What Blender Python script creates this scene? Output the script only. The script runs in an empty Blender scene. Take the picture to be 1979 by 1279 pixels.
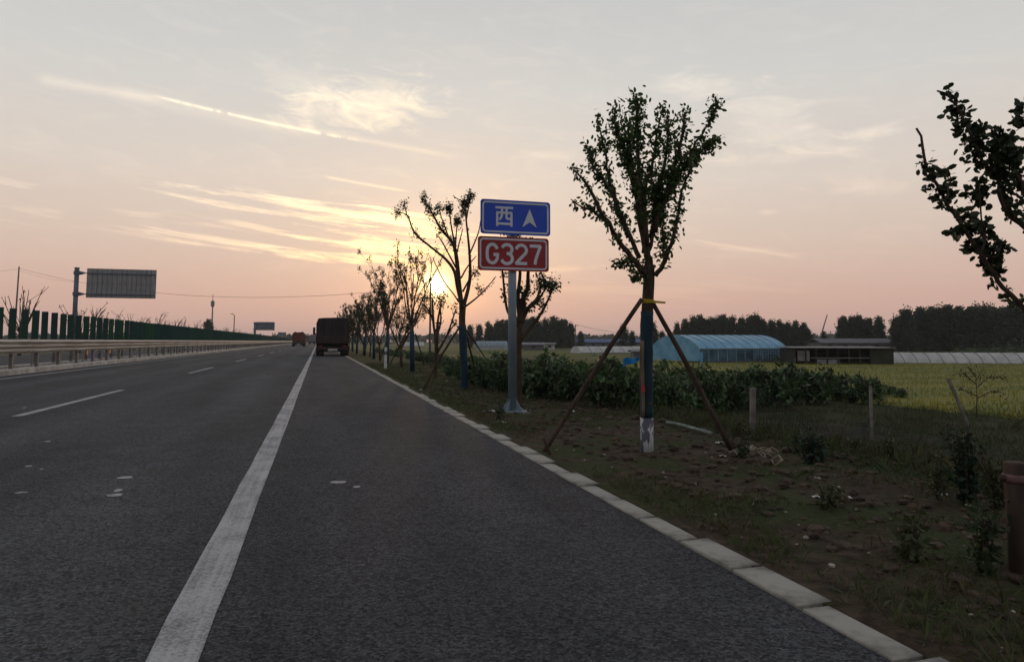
import bpy, math, random
import numpy as np
from mathutils import Matrix, Vector, noise

R = math.radians
sc = bpy.context.scene
col = sc.collection
rnd = random.Random(7)
nr = np.random.default_rng(7)

# ------------------------------------------------------------------ camera
H = 1.12
YAW, PITCH, FPX, CX, CY = R(15.85), R(4.457), 1315.0, 989.5, 556.5
FW = Vector((math.sin(YAW)*math.cos(PITCH), math.cos(YAW)*math.cos(PITCH), math.sin(PITCH)))
RT = Vector((math.cos(YAW), -math.sin(YAW), 0))
UP = RT.cross(FW)
CAM = Vector((0, 0, H))
cd = bpy.data.cameras.new('camera')
cam = bpy.data.objects.new('camera', cd); col.objects.link(cam)
m = Matrix((RT, UP, -FW)).transposed().to_4x4(); m.translation = CAM
cam.matrix_world = m
cd.sensor_fit = 'HORIZONTAL'; cd.sensor_width = 36; cd.lens = 36*FPX/1979
cd.shift_y = -(639.5-CY)/1979
cd.clip_start = 0.05; cd.clip_end = 9000
sc.camera = cam

def ray(px, py):
    return FW + RT*((px-CX)/FPX) + UP*((CY-py)/FPX)
def at(px, py, depth):
    return CAM + ray(px, py)*depth
def azel(px, py):
    d = ray(px, py).normalized()
    return math.degrees(math.atan2(d.x, d.y)), math.degrees(math.asin(d.z))

# ------------------------------------------------------------------ view, sun, sky
sc.view_settings.view_transform = 'Standard'; sc.view_settings.look = 'None'
sc.view_settings.exposure = 0.1; sc.view_settings.gamma = 1
sc.render.film_transparent = False
sc.cycles.use_denoising = True
sc.cycles.max_bounces = 5; sc.cycles.diffuse_bounces = 2; sc.cycles.transparent_max_bounces = 10
sc.cycles.volume_bounces = 1
SUN_AZ, SUN_EL = azel(843, 551)
sdir = ray(843, 551).normalized()
sl = bpy.data.lights.new('sun', 'SUN'); sl.energy = 0.22; sl.angle = R(1.5); sl.color = (1, .62, .34)
so = bpy.data.objects.new('sun', sl); col.objects.link(so)
so.rotation_euler = sdir.to_track_quat('Z', 'Y').to_euler()

world = bpy.data.worlds.new('World'); sc.world = world; world.use_nodes = True
wn, wl = world.node_tree.nodes, world.node_tree.links
wn.clear()
def s2l(c):
    return tuple(((v/255+.055)/1.055)**2.4 if v > 10 else v/255/12.92 for v in c)
class G:
    """small wrapper: shader maths on sockets"""
    def __init__(s, nodes, links): s.n, s.l = nodes, links
    def put(s, sock, v):
        if isinstance(v, bpy.types.NodeSocket): s.l.new(v, sock)
        else: sock.default_value = v
    def m(s, op, a, b=None, c=None, clamp=False):
        n = s.n.new('ShaderNodeMath'); n.operation = op; n.use_clamp = clamp
        for k, v in enumerate((a, b, c)):
            if v is not None: s.put(n.inputs[k], v)
        return n.outputs[0]
    def vec(s, x, y, z):
        n = s.n.new('ShaderNodeCombineXYZ')
        for k, v in enumerate((x, y, z)): s.put(n.inputs[k], v)
        return n.outputs[0]
    def noise(s, v, scale, detail=4, rough=.55, dist=0):
        n = s.n.new('ShaderNodeTexNoise'); s.put(n.inputs['Vector'], v)
        n.inputs['Scale'].default_value = scale; n.inputs['Detail'].default_value = detail
        n.inputs['Roughness'].default_value = rough; n.inputs['Distortion'].default_value = dist
        return n.outputs['Fac']
    def mix(s, f, a, b, t='MIX'):
        n = s.n.new('ShaderNodeMix'); n.data_type = 'RGBA'; n.blend_type = t
        s.put(n.inputs[0], f)
        for k, v in ((6, a), (7, b)):
            s.put(n.inputs[k], v if isinstance(v, bpy.types.NodeSocket) else (*v[:3], 1))
        return n.outputs[2]
    def ramp(s, f, stops, interp='EASE'):
        n = s.n.new('ShaderNodeValToRGB'); n.color_ramp.interpolation = interp
        e = n.color_ramp.elements
        while len(e) < len(stops): e.new(.5)
        for q, (p, c) in zip(e, stops):
            q.position = p; q.color = (*c, 1) if len(c) == 3 else c
        s.put(n.inputs[0], f); return n.outputs[0]
    def ss(s, x, a, b):
        n = s.n.new('ShaderNodeMapRange'); n.interpolation_type = 'SMOOTHSTEP'
        s.put(n.inputs[0], x); n.inputs[1].default_value = a; n.inputs[2].default_value = b
        return n.outputs[0]
    def scale(s, c, k):
        n = s.n.new('ShaderNodeVectorMath'); n.operation = 'SCALE'
        s.put(n.inputs[0], c); s.put(n.inputs[3], k); return n.outputs[0]
    def add(s, a, b):
        n = s.n.new('ShaderNodeVectorMath'); n.operation = 'ADD'
        s.put(n.inputs[0], a); s.put(n.inputs[1], b); return n.outputs[0]

def build_sky():
    g = G(wn, wl)
    tc = wn.new('ShaderNodeTexCoord')
    sep = wn.new('ShaderNodeSeparateXYZ'); wl.new(tc.outputs['Generated'], sep.inputs[0])
    X, Y, Z = sep.outputs
    el = g.m('MULTIPLY', g.m('ARCSINE', Z), 57.29578)
    az = g.m('MULTIPLY', g.m('ARCTAN2', X, Y), 57.29578)
    dot = wn.new('ShaderNodeVectorMath'); dot.operation = 'DOT_PRODUCT'
    wl.new(tc.outputs['Generated'], dot.inputs[0]); dot.inputs[1].default_value = sdir
    cosang = dot.outputs['Value']
    th = g.m('MULTIPLY', g.m('ARCCOSINE', g.m('MINIMUM', cosang, 1.0)), 57.29578)
    # hazy evening air: colour by height
    base = g.ramp(g.m('DIVIDE', el, 90.0, clamp=True), [
        (0.0, s2l((201, 163, 152))), (3.5/90, s2l((207, 172, 158))), (8/90, s2l((211, 190, 176))),
        (13/90, s2l((214, 202, 192))), (20/90, s2l((206, 204, 200))), (30/90, s2l((190, 192, 193))),
        (50/90, s2l((160, 167, 178))), (1.0, s2l((140, 152, 172)))], 'LINEAR')
    # away from the sun the air is greyer
    away = g.ss(cosang, .95, -.7)
    base = g.mix(g.m('MULTIPLY', away, .75), base, s2l((162, 160, 166)))
    sky = wn.new('ShaderNodeTexSky'); sky.sky_type = 'NISHITA'; sky.sun_disc = False
    sky.sun_elevation = R(SUN_EL); sky.sun_rotation = R(SUN_AZ)
    sky.air_density = 1.2; sky.dust_density = 5; sky.altitude = 50
    base = g.add(g.scale(base, .97), g.scale(sky.outputs[0], .005))
    # clouds: two streaked noises shared by every cloud
    sl_ = .1
    u0 = az; v0 = g.m('ADD', el, g.m('MULTIPLY', az, sl_))
    st = g.noise(g.vec(g.m('MULTIPLY', u0, .13), g.m('MULTIPLY', v0, 1.9), 0), 1.0, 6, .62, .35)
    st2 = g.noise(g.vec(g.m('MULTIPLY', u0, .22), g.m('MULTIPLY', v0, .75), 3.7), 1.0, 6, .62, 1.0)
    fine = g.noise(g.vec(g.m('MULTIPLY', u0, 1.6), g.m('MULTIPLY', v0, 3.2), 1.3), 1.0, 4, .6)
    fz = g.m('MULTIPLY_ADD', fine, .25, -.125)
    clouds = [  # px, py, half length, half height (px), tilt deg, strength, wispy
        (620, 410, 245, 15, -5, 1.25, 0), (790, 428, 140, 16, -3, 1.3, 0), (475, 438, 125, 9, -4, .55, 0),
        (70, 413, 100, 11, -3, .55, 0), (275, 418, 60, 6, -2, .35, 0), (450, 472, 260, 9, -5, .45, 0),
        (600, 490, 260, 9, -5, .45, 0), (770, 478, 160, 13, -2, 1.5, 0), (700, 500, 200, 8, -3, .5, 0),
        (860, 515, 120, 8, 0, .5, 0), (840, 452, 130, 9, -2, .8, 0), (900, 492, 120, 7, -1, .7, 0), (780, 462, 130, 6, -3, .7, 0), (840, 538, 90, 5, 0, .5, 0), (20, 354, 60, 7, -2, .35, 0), (1090, 520, 90, 5, 3, .25, 0),
        (700, 205, 170, 62, 8, 1.15, 1), (600, 165, 130, 45, -10, .3, 1), (1350, 165, 160, 30, -6, .55, 1),
        (1490, 240, 160, 75, -20, .40, 1), (1520, 300, 240, 26, 2, .42, 1), (1690, 256, 85, 20, 3, .8, 1),
        (1555, 245, 30, 12, 0, .45, 1), (1710, 362, 110, 24, -4, .28, 1), (1480, 411, 32, 9, 0, .45, 1),
        (1440, 482, 150, 9, -9, .30, 1), (1250, 560, 300, 20, 0, .12, 0), (1050, 300, 80, 12, 0, .22, 1)]
    tot = None
    for px, py, hw, hh, tilt, k, w in clouds:
        a0, e0 = azel(px, py)
        a1, e1 = azel(px+hw, py); a2, e2 = azel(px, py-hh)
        A = abs(a1-a0)*(1.15 if not w else 1); E = abs(e2-e0)*(1.7 if not w else 1)
        du = g.m('SUBTRACT', az, a0); dv = g.m('SUBTRACT', el, e0)
        t = R(tilt); c, s = math.cos(t), math.sin(t)
        uu = g.m('MULTIPLY', g.m('MULTIPLY_ADD', du, c, g.m('MULTIPLY', dv, s)), 1/A)
        vv = g.m('MULTIPLY', g.m('MULTIPLY_ADD', dv, c, g.m('MULTIPLY', du, -s)), 1/E)
        r2 = g.m('ADD', g.m('MULTIPLY', uu, uu), g.m('MULTIPLY', vv, vv))
        e = g.m('POWER', 2.718, g.m('MULTIPLY', r2, -1.1))
        # erode the soft ellipse by the noise
        n_ = st2 if w else st
        er = g.ss(g.m('ADD', g.m('ADD', g.m('MULTIPLY', e, .75 if w else .62), g.m('MULTIPLY_ADD', n_, 1.1 if w else 2.1, -.55 if w else -1.05)), fz), .22 if w else .25, .95 if w else .80)
        v = g.m('MULTIPLY', g.m('MULTIPLY', er, k), g.ss(e, .02, .3))
        tot = v if tot is None else g.m('ADD', tot, v)
    # vapour trails
    def trail(p0, p1, hw, k, breaks=True):
        a0, e0 = azel(*p0); a1, e1 = azel(*p1)
        L = math.hypot(a1-a0, e1-e0); ux, uy = (a1-a0)/L, (e1-e0)/L
        du = g.m('SUBTRACT', az, a0); dv = g.m('SUBTRACT', el, e0)
        s = g.m('DIVIDE', g.m('MULTIPLY_ADD', du, ux, g.m('MULTIPLY', dv, uy)), L)
        d = g.m('ADD', g.m('MULTIPLY_ADD', du, -uy, g.m('MULTIPLY', dv, ux)), g.m('MULTIPLY', fz, .35*hw/.12))
        wv = g.m('POWER', 2.718, g.m('MULTIPLY', g.m('MULTIPLY', d, d), -1/hw**2))
        fade = g.m('MULTIPLY', g.ss(s, 0, .12), g.ss(s, 1.0, .75))
        if breaks:
            br = g.noise(g.vec(g.m('MULTIPLY', s, 14), 2.2, 0), 1.0, 3)
            fade = g.m('MULTIPLY', fade, g.ss(br, .34, .5))
        return g.m('MULTIPLY', g.m('MULTIPLY', wv, fade), k)
    for args in (((285, 182), (720, 276), .10, 1.5), ((60, 150), (340, 196), .34, .45, False),
                 ((560, 240), (900, 305), .2, .28, False), ((200, 172), (640, 262), .5, .22, False),
                 ((620, 340), (800, 372), .10, .5, False), ((1330, 462), (1560, 500), .10, .28, False)):
        tot = g.m('ADD', tot, trail(*args))
    # thin veil everywhere
    veil = g.ss(st2, .45, .8)
    tot = g.m('ADD', tot, g.m('MULTIPLY', g.m('MULTIPLY', veil, .16), g.ss(el, 1.5, 9)))
    tot = g.m('MINIMUM', tot, 1.7)
    near = g.m('POWER', 2.718, g.m('MULTIPLY', th, -1/9.0))
    ccol = g.mix(g.m('MULTIPLY', near, 1.4, clamp=True), (.25, .19, .13), (.85, .56, .10))
    out = g.add(base, g.scale(ccol, tot))
    # glow round the sun and the sun itself seen through the haze
    def glow(k, deg, c):
        nonlocal out
        out = g.add(out, g.scale(c, g.m('MULTIPLY', g.m('POWER', 2.718, g.m('MULTIPLY', th, -1/deg)), k)))
    glow(.025, 12, (1.0, .62, .36)); glow(.60, 3.0, (1.0, .38, .04)); glow(1.0, 1.0, (1.0, .70, .20))
    disc = g.m('MULTIPLY', g.m('POWER', 2.718, g.m('MULTIPLY', g.m('MULTIPLY', th, th), -1/.62)), 3.2)
    out = g.add(out, g.scale((1.0, .86, .48), disc))
    bg = wn.new('ShaderNodeBackground'); wl.new(out, bg.inputs[0]); bg.inputs[1].default_value = 1.0
    wo = wn.new('ShaderNodeOutputWorld'); wl.new(bg.outputs[0], wo.inputs[0])
build_sky()

# ------------------------------------------------------------------ materials
MATS = {}
def mat(name, c, rough=.8, var=.25, scale=6, detail=5, bump=0, bscale=None, c2=None, metal=0, spec=.3,
        trans=0, coat=0, alpha=1, stretch=None, thr=None):
    if name in MATS: return MATS[name]
    mt = bpy.data.materials.new(name); mt.use_nodes = True
    g = G(mt.node_tree.nodes, mt.node_tree.links); b = mt.node_tree.nodes['Principled BSDF']
    tc = g.n.new('ShaderNodeTexCoord'); v = tc.outputs['Object']
    if stretch:
        mp = g.n.new('ShaderNodeMapping'); g.l.new(v, mp.inputs[0]); mp.inputs['Scale'].default_value = stretch; v = mp.outputs[0]
    n = g.noise(v, scale, detail, .62)
    lo = c2 if c2 else tuple(x*(1-var) for x in c)
    hi = c if c2 else tuple(min(1, x*(1+var)) for x in c)
    a, bb = thr if thr else (.32, .68)
    g.l.new(g.mix(g.ss(n, a, bb), lo, hi), b.inputs['Base Color'])
    b.inputs['Roughness'].default_value = rough; b.inputs['Metallic'].default_value = metal
    b.inputs['Specular IOR Level'].default_value = spec; b.inputs['Alpha'].default_value = alpha
    if coat: b.inputs['Coat Weight'].default_value = coat
    if bump:
        bn = g.n.new('ShaderNodeBump'); bn.inputs['Strength'].default_value = min(1, bump); bn.inputs['Distance'].default_value = .02*max(1, bump)
        g.l.new(g.noise(v, bscale or scale*4, 5, .65), bn.inputs['Height']); g.l.new(bn.outputs[0], b.inputs['Normal'])
    if trans:
        tr = g.n.new('ShaderNodeBsdfTranslucent'); g.l.new(b.inputs['Base Color'].links[0].from_socket, tr.inputs[0])
        mx = g.n.new('ShaderNodeMixShader'); mx.inputs[0].default_value = trans
        g.l.new(b.outputs[0], mx.inputs[1]); g.l.new(tr.outputs[0], mx.inputs[2])
        g.l.new(mx.outputs[0], mt.node_tree.nodes['Material Output'].inputs[0])
    MATS[name] = mt; return mt

def asphalt(name, base, lane):
    mt = bpy.data.materials.new(name); mt.use_nodes = True
    g = G(mt.node_tree.nodes, mt.node_tree.links); b = mt.node_tree.nodes['Principled BSDF']
    tc = g.n.new('ShaderNodeTexCoord'); v = tc.outputs['Object']
    sep = g.n.new('ShaderNodeSeparateXYZ'); g.l.new(v, sep.inputs[0]); X, Y, _ = sep.outputs
    grain = g.noise(v, 85, 3, .75); vo = g.n.new('ShaderNodeTexVoronoi'); g.l.new(v, vo.inputs[0]); vo.inputs['Scale'].default_value = 66
    cellv = g.n.new('ShaderNodeSeparateColor'); g.l.new(vo.outputs['Color'], cellv.inputs[0])
    big = g.noise(g.vec(g.m('MULTIPLY', X, .9), g.m('MULTIPLY', Y, .16), 0), 1, 5, .6)
    mid = g.noise(v, 2.2, 5, .65)
    k = g.m('MULTIPLY_ADD', g.m('SUBTRACT', cellv.outputs[0], .5), 1.3, 1.0)
    k = g.m('MULTIPLY', k, g.m('MULTIPLY_ADD', g.ss(grain, .3, .7), 1.2, .4))
    k = g.m('MULTIPLY', k, g.m('MULTIPLY_ADD', g.ss(big, .3, .7), .45, .78))
    k = g.m('MULTIPLY', k, g.m('MULTIPLY_ADD', g.ss(mid, .35, .7), .22, .9))
    # polished, paler wheel tracks
    if lane:
        tr = None
        for xc in (-1.55, -3.35, -5.55, -7.4):
            d = g.m('SUBTRACT', X, xc); t = g.m('POWER', 2.718, g.m('MULTIPLY', g.m('MULTIPLY', d, d), -5.0))
            tr = t if tr is None else g.m('ADD', tr, t)
        k = g.m('MULTIPLY', k, g.m('MULTIPLY_ADD', tr, .28, .95))
    # pale sealed stones and dust spots
    pale = g.ss(g.noise(v, 33, 2, .5), .70, .80)
    colr = g.mix(g.m('MULTIPLY', pale, .35), g.scale(base, k), (.17, .165, .155))
    dust = g.ss(g.noise(g.vec(g.m('MULTIPLY', X, .8), g.m('MULTIPLY', Y, .5), 5), 1, 4, .6), .6, .8)
    colr = g.mix(g.m('MULTIPLY', dust, .3), colr, (.085, .078, .06))
    g.l.new(colr, b.inputs['Base Color'])
    b.inputs['Roughness'].default_value = .88; b.inputs['Specular IOR Level'].default_value = .18
    bn = g.n.new('ShaderNodeBump'); bn.inputs['Strength'].default_value = .55; bn.inputs['Distance'].default_value = .012
    g.l.new(g.m('ADD', vo.outputs['Distance'], grain), bn.inputs['Height']); g.l.new(bn.outputs[0], b.inputs['Normal'])
    return mt

def ground_mat():
    mt = bpy.data.materials.new('ground_soil'); mt.use_nodes = True
    g = G(mt.node_tree.nodes, mt.node_tree.links); b = mt.node_tree.nodes['Principled BSDF']
    tc = g.n.new('ShaderNodeTexCoord'); v = tc.outputs['Object']
    sep = g.n.new('ShaderNodeSeparateXYZ'); g.l.new(v, sep.inputs[0]); X, Y, _ = sep.outputs
    n1 = g.noise(v, 1.1, 6, .62); n2 = g.noise(v, 9, 6, .7); n3 = g.noise(v, 60, 4, .7)
    soil = g.mix(g.ss(n2, .3, .72), (.026, .019, .013), (.088, .064, .044))
    soil = g.mix(g.m('MULTIPLY', g.ss(n3, .55, .8), .35), soil, (.13, .10, .072))
    grass = g.mix(g.ss(n3, .3, .7), (.016, .026, .009), (.055, .075, .024))
    f = g.m('MAXIMUM', g.ss(n1, .44, .60), g.m('MULTIPLY', g.ss(Y, 8, 14), .75))
    near = g.mix(g.m('MULTIPLY', f, .8), soil, grass)
    # farmed land further from the road, dark turned soil strip beyond the verge
    dark = g.mix(g.ss(n2, .3, .7), (.016, .014, .013), (.05, .042, .035))
    dm = g.m('MULTIPLY', g.m('MULTIPLY', g.ss(X, 5.2, 6.6), g.ss(X, 17, 13)), g.ss(Y, 19, 15))
    near = g.mix(g.m('MULTIPLY', dm, .75), near, dark)
    far = g.mix(g.ss(g.noise(v, .05, 5, .6), .35, .65), (.05, .066, .022), (.125, .125, .036))
    ff = g.m('MAXIMUM', g.ss(X, 22, 40), g.m('MAXIMUM', g.ss(Y, 70, 120), g.ss(X, -24, -30)))
    g.l.new(g.mix(ff, near, far), b.inputs['Base Color'])
    b.inputs['Roughness'].default_value = .95; b.inputs['Specular IOR Level'].default_value = .1
    bn = g.n.new('ShaderNodeBump'); bn.inputs['Strength'].default_value = .9; bn.inputs['Distance'].default_value = .03
    g.l.new(g.m('MULTIPLY_ADD', n3, .35, n2), bn.inputs['Height']); g.l.new(bn.outputs[0], b.inputs['Normal'])
    return mt

# ------------------------------------------------------------------ mesh helpers
class MB:
    def __init__(s): s.v, s.f = [], []
    def quadgrid(s, rows, closed=False, cap=False):
        b = len(s.v); n = len(rows[0])
        for r in rows: s.v.extend([tuple(p) for p in r])
        for i in range(len(rows)-1):
            for j in range(n if closed else n-1):
                k = (j+1) % n
                s.f.append((b+i*n+j, b+i*n+k, b+(i+1)*n+k, b+(i+1)*n+j))
        if cap:
            s.f.append(tuple(b+j for j in reversed(range(n)))); e = b+(len(rows)-1)*n
            s.f.append(tuple(e+j for j in range(n)))
        return s
    def box(s, x0, x1, y0, y1, z0, z1, bev=0):
        if bev <= 0:
            b = len(s.v)
            s.v += [(x, y, z) for z in (z0, z1) for x, y in ((x0, y0), (x1, y0), (x1, y1), (x0, y1))]
            s.f += [(b+3, b+2, b+1, b), (b+4, b+5, b+6, b+7)] + [(b+i, b+(i+1) % 4, b+4+(i+1) % 4, b+4+i) for i in range(4)]
            return s
        def ring(i, z): return [(x0+i, y0+bev, z), (x0+bev, y0+i, z), (x1-bev, y0+i, z), (x1-i, y0+bev, z), (x1-i, y1-bev, z), (x1-bev, y1-i, z), (x0+bev, y1-i, z), (x0+i, y1-bev, z)]
        return s.quadgrid([ring(bev, z0), ring(0, z0+bev), ring(0, z1-bev), ring(bev, z1)], True, True)
    def tube(s, pts, rad, n=6, cap=True):
        pts = [Vector(p) for p in pts]
        if not hasattr(rad, '__len__'): rad = [rad]*len(pts)
        rows = []; ref = None
        for i, p in enumerate(pts):
            t = (pts[min(i+1, len(pts)-1)]-pts[max(i-1, 0)])
            if t.length < 1e-9: t = Vector((0, 0, 1))
            t.normalize()
            if ref is None:
                ref = Vector((1, 0, 0)) if abs(t.x) < .8 else Vector((0, 1, 0))
            a = (ref-t*ref.dot(t)).normalized(); b = t.cross(a); ref = a
            rows.append([p+(a*math.cos(2*math.pi*k/n)+b*math.sin(2*math.pi*k/n))*rad[i] for k in range(n)])
        return s.quadgrid(rows, True, cap)
    def prism(s, poly, y0, y1):
        """poly = (x,z) outline, extruded along y"""
        return s.quadgrid([[(x, y0, z) for x, z in poly], [(x, y1, z) for x, z in poly]], True, True)
    def build(s, name, material, parent=None, smooth=False):
        me = bpy.data.meshes.new(name); me.from_pydata(s.v, [], s.f); me.update()
        if smooth:
            me.polygons.foreach_set('use_smooth', [True]*len(me.polygons))
        me.materials.append(material)
        return link(bpy.data.objects.new(name, me), parent)
def link(o, parent=None):
    col.objects.link(o)
    if parent: o.parent = parent
    return o
def tag(o, label=None, cat=None, group=None, kind=None):
    if label: o['label'] = label
    if cat: o['category'] = cat
    if group: o['group'] = group
    if kind: o['kind'] = kind
    return o
def empty(name, loc, label, cat, group=None, rz=0):
    o = bpy.data.objects.new(name, None); o.empty_display_size = .2; o.location = loc; o.rotation_euler.z = rz
    col.objects.link(o); return tag(o, label, cat, group)
def copy_tree(o, parent=None):
    c = o.copy(); col.objects.link(c); c.parent = parent
    for ch in list(o.children): copy_tree(ch, c)
    return c

def leaves(P, size, name, material, parent=None, wide=.55, droop=.0, out=None, kind='stuff', smooth=False, oval=False):
    """one mesh of folded leaf quads at points P"""
    P = np.asarray(P, float); n = len(P)
    size = np.broadcast_to(np.asarray(size, float), (n,))*nr.uniform(.7, 1.25, n)
    u = nr.normal(size=(n, 3))
    if out is not None: u = u*.8+np.asarray(out)
    u[:, 2] -= droop
    u /= np.linalg.norm(u, axis=1)[:, None]+1e-9
    w = nr.normal(size=(n, 3)); w -= (w*u).sum(1)[:, None]*u; w /= np.linalg.norm(w, axis=1)[:, None]+1e-9
    nn = np.cross(u, w); L = size[:, None]
    V = np.stack([P, P+u*L*.45+w*L*wide*.5+nn*L*.12, P+u*L, P+u*L*.45-w*L*wide*.5+nn*L*.12], 1).reshape(-1, 3)
    q = 4
    if oval:
        q = 6; a = nn*L*.08
        V = np.stack([P, P+u*L*.28+w*L*wide*.46+a, P+u*L*.72+w*L*wide*.44+a, P+u*L, P+u*L*.72-w*L*wide*.44+a, P+u*L*.28-w*L*wide*.46+a], 1).reshape(-1, 3)
    F = np.arange(n*q).reshape(n, q)
    me = bpy.data.meshes.new(name)
    me.vertices.add(len(V)); me.vertices.foreach_set('co', V.ravel())
    me.loops.add(n*q); me.loops.foreach_set('vertex_index', F.ravel())
    me.polygons.add(n); me.polygons.foreach_set('loop_start', np.arange(0, n*q, q))
    me.update(calc_edges=True); me.validate()
    me.materials.append(material)
    o = link(bpy.data.objects.new(name, me), parent)
    if kind: o['kind'] = kind
    return o

def nth(k):
    one = ['', 'first', 'second', 'third', 'fourth', 'fifth', 'sixth', 'seventh', 'eighth', 'ninth', 'tenth', 'eleventh', 'twelfth', 'thirteenth', 'fourteenth', 'fifteenth', 'sixteenth', 'seventeenth', 'eighteenth', 'nineteenth']
    if k < 20: return one[k]
    ten = ['', '', 'twent', 'thirt', 'fort', 'fift'][k//10]
    return ten+'ieth' if k % 10 == 0 else ten+'y-'+one[k % 10]

# ------------------------------------------------------------------ terrain
KERB_IN, KERB_OUT = 1.96, 2.14
FIELD = -1.2
def sm(x, a, b):
    t = min(1, max(0, (x-a)/(b-a))); return t*t*(3-2*t)
def terr(x, y):
    if x < KERB_OUT-.06:
        if x > -24.3: return -.16
        return -.06 - 1.0*sm(-x, 24.5, 34)+.06*noise.noise((x*.15, y*.15, 0))
    d = x-2
    z = .012-(1.212)*sm(d, 2.6, 8.5)
    amp = sm(d, .2, 1.2)
    if y < 70 and x < 30:
        z += amp*(.045*noise.noise((x*1.1, y*1.1, 1))+.04*noise.noise((x*4.3, y*4.3, 4))*(.4+.6*sm(noise.noise((x*.5, y*.5, 9)), -.2, .3))+.016*noise.noise((x*13, y*13, 2)))
        z += .012*sm(d, .2, .5)*noise.noise((x*9, y*9, 6))
    else:
        z += .05*noise.noise((x*.1, y*.1, 1))
    return z
def ground(px, py):
    d = ray(px, py); t = 1.0
    while t < 400:
        p = CAM+d*t
        if p.z <= terr(p.x, p.y):
            lo, hi = t*.985-.02, t
            for _ in range(18):
                mdl = (lo+hi)/2; q = CAM+d*mdl
                if q.z <= terr(q.x, q.y): hi = mdl
                else: lo = mdl
            return CAM+d*hi
        t = t*1.01+.01
    return CAM+d*t
def depth(p): return (Vector(p)-CAM).dot(FW)
def px_m(p): return depth(p)/FPX      # metres per photo pixel there

def rng(a, b, st): return list(np.arange(a, b, st))
xs = [-2000, -1200, -700, -400, -250, -160, -110, -80, -60, -48, -40, -35, -31, -28, -26, -24.6, -24.2, -18, -12, -6, 0, 2.03, 2.07, 2.09, 2.14, 2.2] \
    + rng(2.26, 12, .1) + rng(12, 30, .6) + [30, 34, 40, 48, 58, 70, 90, 120, 160, 220, 320, 480, 700, 1000, 1400, 2000]
ys = [-400, -150, -60, -30, -15, -8, -4, -2, -.8] + rng(0, 20, .1) + rng(20, 60, .5) + [60, 64, 70, 78, 90, 105, 125, 150, 180, 220, 280, 350, 450, 600, 800, 1100, 1500, 2000]
gb = MB(); gb.quadgrid([[(x, y, terr(x, y)) for x in xs] for y in ys])
tag(gb.build('ground', ground_mat(), None, True), 'dark soil and grass verge falling to farmland', None, None, 'structure')

# ------------------------------------------------------------------ road
A_MAIN = asphalt('asphalt', (.051, .053, .057), True)
A_SIDE = asphalt('asphalt_shoulder', (.044, .046, .051), False)
LINE_X = -.47; DASH_X = -4.31
Y0, Y1 = -60, 1200
rb = MB()
rb.quadgrid([[(-9.74, y, 0), (-.2, y, 0)] for y in (Y0, 0, 40, 200, Y1)])
road = tag(rb.build('road', A_MAIN), 'dark asphalt carriageway with dashed lane line', None, None, 'structure')
tag(MB().quadgrid([[(-.2, y, 0), (KERB_IN, y, 0)] for y in (Y0, 0, 40, 200, Y1)]).build('road_shoulder', A_SIDE), 'smooth dark asphalt hard shoulder', None, None, 'structure')
tag(MB().quadgrid([[(-24.4, y, -.01), (-11.74, y, -.01)] for y in (Y0, 0, 40, 200, Y1)]).build('opposite_road', A_MAIN), 'carriageway beyond the central barrier', None, None, 'structure')

def paint_mat():
    mt = bpy.data.materials.new('road_paint'); mt.use_nodes = True
    g = G(mt.node_tree.nodes, mt.node_tree.links); b = mt.node_tree.nodes['Principled BSDF']
    v = g.n.new('ShaderNodeTexCoord').outputs['Object']
    sep = g.n.new('ShaderNodeSeparateXYZ'); g.l.new(v, sep.inputs[0])
    a = g.noise(v, 70, 4, .75); c = g.noise(v, 3, 4, .6); sx = g.noise(g.vec(g.m('MULTIPLY', sep.outputs[0], 30), g.m('MULTIPLY', sep.outputs[1], .7), 0), 1, 4, .6)
    k = g.m('ADD', g.m('MULTIPLY', a, .5), g.m('ADD', g.m('MULTIPLY', c, .3), g.m('MULTIPLY', sx, .25)))
    cc = g.mix(g.ss(k, .40, .62), (.14, .14, .14), (.42, .42, .42))
    g.l.new(cc, b.inputs['Base Color']); b.inputs['Roughness'].default_value = .75; b.inputs['Specular IOR Level'].default_value = .25
    bn = g.n.new('ShaderNodeBump'); bn.inputs['Strength'].default_value = .4; bn.inputs['Distance'].default_value = .006
    g.l.new(a, bn.inputs['Height']); g.l.new(bn.outputs[0], b.inputs['Normal'])
    return mt
PAINT = paint_mat()
def stripe(name, xc, w, y0, y1, z=.004):
    n = max(2, int(min(60, (y1-max(y0, -5))/.5)))
    yy = list(np.geomspace(max(y0, .8), y1, n)) if y1-y0 > 40 else list(np.linspace(y0, y1, 12))
    if y1-y0 > 40: yy = [y0]+yy
    rows = [[(xc-w/2+rnd.uniform(-.006, .006), y, z), (xc+w/2+rnd.uniform(-.006, .006), y, z)] for y in yy]
    return MB().quadgrid(rows).build(name, PAINT, road)
stripe('shoulder_line', LINE_X, .185, Y0, Y1)
stripe('median_line', -8.97, .17, Y0, Y1)
for k in range(0, 14):
    y0 = 11.9+14.1*k
    stripe('lane_dash', DASH_X, .14, y0, y0+5.7)
for k in (1, 2): stripe('lane_dash', DASH_X, .14, 11.9-14.1*k, 17.6-14.1*k)
b = MB()
for k in range(14, 60): b.quadgrid([[(DASH_X-.07, 11.9+14.1*k, .004), (DASH_X+.07, 11.9+14.1*k, .004)], [(DASH_X-.07, 17.6+14.1*k, .004), (DASH_X+.07, 17.6+14.1*k, .004)]])
b.build('far_lane_dashes', PAINT, road)['kind'] = 'stuff'
o = stripe('opposite_edge_line', -23.4, .15, Y0, Y1, -.006)
stripe('opposite_median_line', -12.2, .15, Y0, Y1, -.006)
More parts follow.
